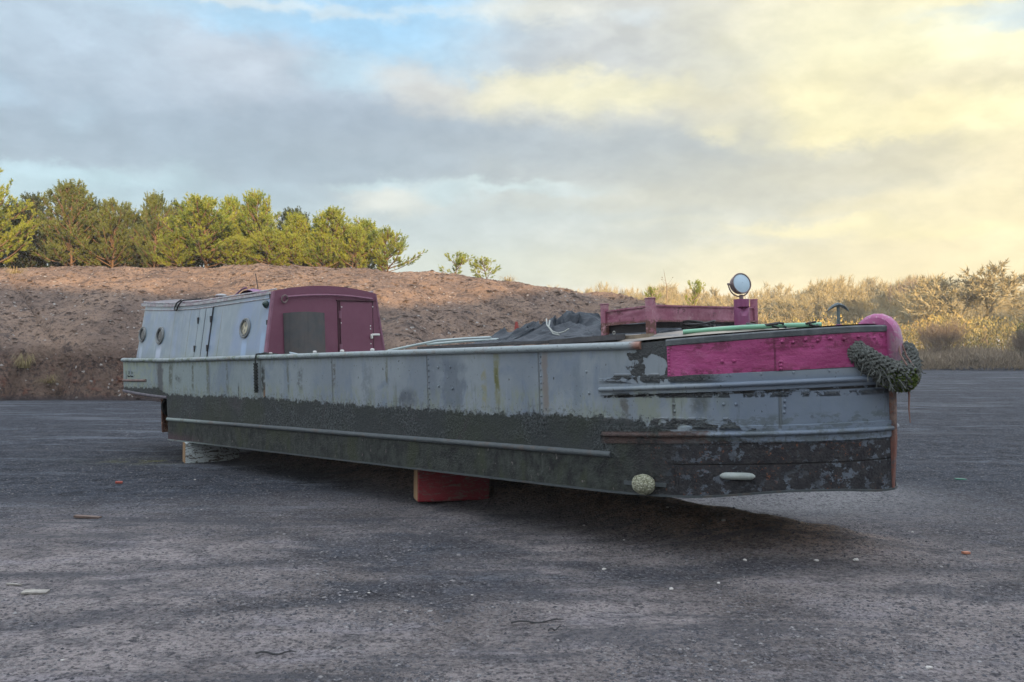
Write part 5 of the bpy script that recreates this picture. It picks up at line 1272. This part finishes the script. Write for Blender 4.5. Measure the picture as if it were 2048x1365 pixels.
# skyline of the far wood (photo px, top y)
sk=[(1020,585),(1060,575),(1150,572),(1190,565),(1250,560),(1330,562),(1400,570),(1460,572),(1530,560),(1600,556),(1660,548),(1700,542),(1745,560),(1790,545),(1830,540),(1870,560),(1930,558),(2050,560),(2120,548),(2250,540),(2500,530)]
rg=np.random.default_rng(5);px=1030;k=0
while px<2330:
    ty=np.interp(px,[a for a,b in sk],[b for a,b in sk])+rg.uniform(-6,22);Y=rg.uniform(92,125)
    bare_at(int(rg.integers(0,4)),px,ty,Y,rg.uniform(.75,1.0),'bare hazy tree in the far wood behind the boat',rg.uniform(0,6.28),'bare trees of the far wood');px+=rg.uniform(9,20);k+=1
    if rg.random()<.65:
        bare_at(int(rg.integers(0,4)),px-8,ty+rg.uniform(18,55),rg.uniform(78,95),rg.uniform(.85,1.15),'lower bare tree in front of the far wood',rg.uniform(0,6.28),'lower bare trees before the far wood')
BT.append(bare(210,8,.85,depth=6,r0=.17,start=.20,fine=3,leafc=m_twig,upw=.10));BT.append(bare(211,4,.55,multi=15,depth=3,r0=.045,start=.50,fine=3,leafc=m_twigd,name='bare_shrub',upw=.1));BT.append(bare(212,8,.9,depth=4,r0=.10,start=.3,leafc=m_twigd))
bare_at(4,1972,519,72,1.35,'large spreading bare oak at the right above the hedge',.6,None)
bare_at(5,1885,618,52,1.1,'large vase shaped bare shrub at the yard edge right of the bow',.2,None,'shrub')
bare_at(6,1805,540,86,.8,'slender bare tree behind the pink bow head',1.2,None)
bare_at(6,1838,541,88,.7,'twin of the slender bare tree further right of the bow head',3.2,None)
bare_at(5,2055,640,50,1.0,'dense bare shrub at the right edge of the picture',1.7,None,'shrub')
# sapling and small pines behind the bow frame
def sap():
    mb=MB();mb.tube([(0,0,0),(0,0,.9),(-.05,0,1.5),(-.16,0,2.1),(-.24,0,2.6)],[.03,.026,.02,.015,.007],6)
    random.seed(9)
    for (z,a,l) in((.45,.7,.5),(.6,2.4,.4),(.95,-.3,.25),(1.45,.6,.55),(1.5,2.7,.35),(1.7,2.9,.3),(.7,.2,.4)):
        x=-.0-.08*max(0,z-.9);P=[(x,0,z)];
        for k in range(4):P.append((P[-1][0]+math.cos(a)*l/4,random.uniform(-.03,.03),P[-1][2]+l/4*(.6+.25*k)))
        mb.tube(P,[.012,.01,.008,.006,.003],4);mb.ell(P[-1],(.05,.04,.03),5,4,.4)
    r=empty('sapling');mb.build('trunk',m_twigd,r);return r
Ys=40;s=sap();X=(1334-1024)/F_PX*Ys;s.location=(X,Ys,1.5+(710-610)/F_PX*Ys);s.scale=(.62,.62,.62);tag(s,'thin leafless sapling standing behind the maroon bow frame','sapling')
for (px,ty,lab,rz) in((1390,568,'small yellow green pine right of the thin sapling',.4),(1306,580,'small yellow green pine left of the thin sapling',2.)):
    r=copy_tree(PS[4]);Y=42;X=(px-1024)/F_PX*Y;zb_=1.5+(710-618)/F_PX*Y;H=1.5+(710-ty)/F_PX*Y-zb_;r.location=(X,Y,zb_);r.rotation_euler=(0,0,rz);r.scale=(H/1.7*1.0,H/1.7,H/1.7);tag(r,lab,'pine tree',None)
    if 'group' in r:del r['group']
# undergrowth masses
def thicket(name,label,n,xr,yr,hr,wd,cols,seed,top=None,cat='undergrowth',lean=.5):
    rg=np.random.default_rng(seed);Y=rg.uniform(*yr,n);px=rg.uniform(*xr,n);X=(px-1024)/F_PX*Y
    hm=hr[0]+(hr[1]-hr[0])*fbm(X*.35,Y*.2,seed,3)
    z0=gz(X,Y);f=rg.random(n)**.8;P=np.stack([X,Y,z0+hm*f],1)
    D=rg.normal(0,lean,(n,3));D[:,2]=np.abs(D[:,2])+.7;D/=np.linalg.norm(D,axis=1)[:,None]
    L=rg.uniform(.25,.8,n)*hr[2];S=np.cross(D,rg.normal(0,1,(n,3)));S/=np.linalg.norm(S,axis=1)[:,None];S*=(wd*rg.uniform(.6,1.3,n))[:,None]
    V=np.stack([P-S,P+S,P+D*L[:,None]],1).reshape(-1,3)
    sh=np.repeat(np.clip(fbm(X*.6,Y*.3+f*4,seed+3,3)*1.3-.15+rg.normal(0,.12,n),0,1),3)
    def fn(w):
        c=w.nd('ShaderNodeValToRGB');w.lk(w.attr('shade'),c.inputs[0]);e=c.color_ramp.elements;e[0].color=(*cols[0],1);e[1].color=(*cols[-1],1)
        for i in range(1,len(cols)-1):
            k_=e.new(i/(len(cols)-1));k_.color=(*cols[i],1)
        return dict(col=c.outputs[0],rough=.9)
    o=np_mesh(name,V,np.arange(len(V)).reshape(-1,3),mat(name+'_leaves',fn),smooth=False,attrs=dict(shade=sh));tag(o,label,cat,kind='stuff')
thicket('undergrowth','brown and orange winter undergrowth below the far wood',30000,(1020,2350),(72,112),(1.2,4.6,1.2),.018,[(.15,.13,.07),(.27,.23,.11),(.36,.27,.12),(.23,.22,.11)],301)
thicket('leafy_hedge','low hedge of yellowing leaves along the far edge of the yard',42000,(1150,2350),(57,68),(1.0,4.6,.3),.045,[(.07,.07,.035),(.18,.16,.06),(.32,.27,.08),(.36,.25,.10)],302)
thicket('dry_grass','dry grey brown grass and brambles along the yard edge',60000,(1450,2350),(48,57),(.35,1.3,.7),.016,[(.10,.09,.065),(.20,.16,.11),(.26,.21,.14),(.15,.13,.10)],303,cat='grass')
thicket('evergreen_scrub','dark evergreen scrub at the right edge of the hedge',11000,(2034,2350),(50,55),(1.6,3.6,.25),.05,[(.02,.03,.015),(.04,.06,.02),(.08,.10,.03)],304,cat='scrub')
# tufts of dry grass on the bank
def tuft(px,py,Y,n,h,label,c):
    X=(px-1024)/F_PX*Y;z=float(mz(np.array(X),np.array(Y)));rg=np.random.default_rng(int(px));mb=MB()
    for i in range(n):
        a=rg.uniform(0,6.28);r=rg.uniform(0,.22);d=np.array([math.cos(a),math.sin(a),0]);p=d*r;t=p+d*rg.uniform(.05,.28)+np.array([0,0,h*rg.uniform(.3,1)]);s=np.array([-d[1],d[0],0])*.012
        mb.add([tuple(p-s),tuple(p+s),tuple(t),],[(0,1,2)]);mb.add([tuple(t-s*.6),tuple(t+s*.6),tuple(t+d*.12-np.array([0,0,.16]))],[(0,1,2)])
    o=mb.build('grass_tuft',c,None,False);o.location=(X,Y,z-.02);tag(o,label,'grass tuft')
m_dry=plain('dry_tuft',(.24,.20,.09),.9,9,.1)
tuft(50,700,28.9,160,.5,'clump of dry yellow grass on the edge of the bank at the far left',m_dry);tuft(98,702,29.0,70,.3,'small dry grass clump just right of the larger one on the bank edge',m_dry);tuft(1015,625,36.2,70,.25,'pale dry grass clump on the bank above the tarpaulin',m_dry);tuft(28,610,34.5,60,.3,'dry grass clump high on the bank at the far left',m_dry)
# ================================================================== LIGHT AND SKY
sun_d=bpy.data.lights.new('sun','SUN');sun_d.energy=5.0;sun_d.angle=R(.5);sun_d.color=(1,.66,.34);sun=bpy.data.objects.new('sun',sun_d);col.objects.link(sun)
to=Vector((SD.x*math.cos(EL),SD.y*math.cos(EL),math.sin(EL)));sun.rotation_euler=to.to_track_quat('Z','Y').to_euler();sun.location=(0,-20,40)
world=bpy.data.worlds.new('World');sc.world=world;world.use_nodes=True;nt=world.node_tree;bg=nt.nodes['Background'];w=W(nt)
tc=w.nd('ShaderNodeTexCoord').outputs['Generated'];x,y,z=w.sep(tc)
az=w.m('MULTIPLY',w.m('ARCTAN2',x,y),180/PI);el=w.m('MULTIPLY',w.m('ARCSINE',z),180/PI)
cb=w.nd('ShaderNodeCombineXYZ');w.lk(az,cb.inputs[0]);w.lk(el,cb.inputs[1]);P0=cb.outputs[0]
# wind-drawn warp, finer towards the horizon
wc=w.noise(w.scl(P0,.10,.19,1),1,6,.56,0,True);wc2=w.noise(w.scl(P0,.36,.60,1,(3,7,0)),1,7,.66,0,True)
def cen(c,a,b_):return w.vm('MULTIPLY',w.vm('SUBTRACT',c,(.5,.5,.5)),(a,b_,0))
P=w.vm('ADD',w.vm('ADD',P0,cen(wc,4.5,2.6)),cen(wc2,3.4,2.3))
def srgb(c):return tuple(((v/255+.055)/1.055)**2.4 if v>10 else v/3294 for v in c)
def AE(px,py):
    X=(px-1024)/F_PX;Zt=(709-py)/F_PX;return math.degrees(math.atan(X)),math.degrees(math.atan(Zt/math.sqrt(1+X*X)))
blobs=[(470,28,110,14,(168,210,236),1.2),(720,45,190,30,(160,206,238),1.5),(860,95,110,30,(166,208,234),1.2),(690,140,60,26,(176,210,228),1.0),(560,3,260,8,(226,232,228),1.2),(300,15,90,20,(190,212,228),.8),(90,60,220,60,(178,194,208),1.0),(180,130,200,50,(168,184,200),.9),
(480,100,130,48,(186,192,200),1.2),(400,160,200,36,(178,184,194),1.0),(1060,30,80,16,(230,226,208),1.2),(1250,35,40,10,(212,220,222),.9),(1020,95,140,30,(184,188,190),1.2),(1200,110,150,30,(190,190,186),1.0),(1280,60,150,40,(198,196,186),1.0),
(820,150,75,28,(214,208,198),1.3),(880,190,60,26,(204,200,192),1.0),(350,235,360,38,(146,160,176),1.2),(650,220,200,38,(152,164,178),1.0),(900,285,380,48,(156,164,172),1.2),(520,320,320,30,(148,162,176),1.1),(250,290,240,26,(150,164,180),1.0),(1300,290,260,44,(176,176,170),1.1),
(0,180,26,14,(176,200,220),.9),(150,225,26,22,(170,192,208),.9),(40,335,90,13,(182,208,220),1.3),(170,355,120,13,(178,204,214),1.2),(310,345,40,20,(180,202,212),1.0),(40,380,120,16,(172,196,206),.8),(240,400,180,26,(160,182,194),.9),(450,400,140,26,(154,172,186),.9),(600,400,120,24,(158,172,184),.9),
(760,405,62,17,(222,218,204),1.4),(740,372,46,9,(196,214,218),1.2),(1010,372,90,8,(204,220,220),1.3),(880,388,50,10,(190,208,212),1.0),(1120,385,60,8,(190,202,204),.8),
(1010,172,60,20,(234,224,190),1.3),(1140,180,150,24,(240,230,186),1.7),(1300,178,60,16,(236,226,182),1.3),(1040,215,90,18,(214,208,190),1.0),(1230,225,160,22,(200,196,182),1.0),(1450,110,110,40,(206,202,184),1.1),(1420,200,110,30,(226,214,176),1.1),(1440,247,34,12,(250,236,184),1.6),(1530,255,60,24,(212,202,170),1.1),
(1560,40,140,34,(228,220,188),1.1),(1690,60,150,40,(250,240,192),1.6),(1850,60,110,30,(250,242,196),1.5),(1960,90,70,22,(252,244,200),1.3),(1720,125,120,24,(240,228,178),1.1),(1650,215,72,34,(254,240,182),1.9),(1640,265,60,18,(252,234,168),1.4),(1740,185,40,18,(226,214,172),1.0),(1840,225,74,30,(252,236,178),1.7),(1800,262,50,12,(248,232,172),1.2),
(1900,140,130,24,(226,214,174),1.1),(1990,230,60,40,(252,240,184),1.4),(1990,22,90,14,(196,216,228),1.4),(1900,5,90,8,(206,220,224),1.0),(1960,170,90,20,(224,212,172),.9),
(1250,345,260,26,(180,180,174),1.1),(1600,330,200,28,(204,194,166),1.2),(1850,320,140,30,(216,204,168),1.1),(2020,340,80,60,(242,224,174),1.3),(1500,385,300,22,(196,190,172),1.0),(1900,390,160,20,(230,214,168),1.0),(1640,452,140,9,(242,226,172),1.3),(1880,462,90,9,(246,230,174),1.3),(1350,440,100,8,(210,204,182),.8),
(1300,470,250,30,(196,192,178),1.0),(700,470,300,36,(174,186,194),1.0),(1000,450,220,36,(182,188,188),1.0),(1000,525,300,26,(196,198,188),1.0),(650,530,260,26,(184,196,200),.9),(1500,520,260,26,(222,210,176),1.1),(1950,510,260,40,(240,220,172),1.4),(100,500,260,50,(168,188,198),.7)]
acc=None;ws=None
for (px,py,sx,sy,c,k) in blobs:
    a,e_=AE(px,py);ia=F_PX/(sx*57.3)*1.0
    v=w.vm('MULTIPLY',w.vm('SUBTRACT',P,(a,e_,0)),(F_PX/(sx*57.3*1.75),F_PX/(sy*57.3*1.75),0))
    g=w.m('MULTIPLY',w.m('EXPONENT',w.m('MULTIPLY',w.vm('DOT_PRODUCT',v,v),-2.3)),k)
    q=w.vm('SCALE',srgb(c),None,g)
    acc=q if acc is None else w.vm('ADD',acc,q);ws=g if ws is None else w.m('ADD',ws,g)
# everything outside the photographed part: broken high cloud, bluer and brighter overhead
ov=w.mix(w.ss(w.noise(w.scl(P0,.03,.05,1),1,6,.6),.4,.62),(.68,.78,.98),(1.10,1.10,1.12))
sky=w.nd('ShaderNodeTexSky',sky_type='NISHITA');sky.sun_disc=False;sky.sun_elevation=EL;sky.sun_rotation=R(SAZ);sky.altitude=50;sky.dust_density=1.5
kb=.01;acc=w.vm('ADD',acc,w.vm('SCALE',ov,None,kb));ws=w.m('ADD',ws,kb)
cl=w.vm('SCALE',acc,None,w.m('DIVIDE',1,ws))
PV=w.vm('ADD',w.scl(P0,.16,.30,1),cen(w.noise(w.scl(P0,.5,.85,1),1,5,.6,0,True),.9,.9))
def puff(sc_):
    n=w.nd('ShaderNodeTexVoronoi',feature='SMOOTH_F1');w.lk(PV,n.inputs['Vector']);n.inputs['Scale'].default_value=sc_;n.inputs['Smoothness'].default_value=.5;return n.outputs['Distance']
dt=w.m('ADD',w.m('MULTIPLY',puff(1.0),.65),w.m('MULTIPLY',puff(2.6),.35));dt2=w.noise(w.scl(P0,.33,.6,1,(1,2,0)),1,8,.6,.2)
cl=w.vm('SCALE',cl,None,w.m('ADD',w.ss(dt,.08,.70,1.08,.91),w.ss(dt2,.30,.70,-.07,.07)))
cl=w.vm('SCALE',cl,None,w.ss(az,-25,20,4.62,5.05));tot=w.vm('ADD',cl,w.vm('SCALE',sky.outputs[0],None,.22))
# high sky stays blue-white
hi=w.ss(el,24,50);tot=w.mix(hi,tot,w.vm('SCALE',ov,None,10.6))
nt.links.new(tot,bg.inputs['Color']);bg.inputs['Strength'].default_value=.1
# haze over the whole place
mb=MB();mb.box((-2600,-400,-4),(2600,2700,16))
hz=bpy.data.materials.new('haze_air');hz.use_nodes=True;n_=hz.node_tree;n_.nodes.remove(n_.nodes['Principled BSDF']);pv=n_.nodes.new('ShaderNodeVolumePrincipled');pv.inputs['Color'].default_value=(.95,.93,.88,1);pv.inputs['Density'].default_value=.0010;pv.inputs['Anisotropy'].default_value=.2
n_.links.new(pv.outputs[0],n_.nodes['Material Output'].inputs['Volume'])
USE_HAZE=True
if USE_HAZE:
    o=mb.build('haze',hz,None,False);tag(o,'thin golden haze over the yard and the far wood','haze',kind='stuff')
sc.view_settings.view_transform='Standard';sc.view_settings.look='None';sc.view_settings.exposure=1.08;sc.view_settings.gamma=1
sc.render.engine='CYCLES'
world.cycles.sampling_method='NONE'
sc.cycles.max_bounces=5;sc.cycles.diffuse_bounces=3;sc.cycles.glossy_bounces=2;sc.cycles.transmission_bounces=2;sc.cycles.volume_bounces=0
sc.render.resolution_x=1024;sc.render.resolution_y=682
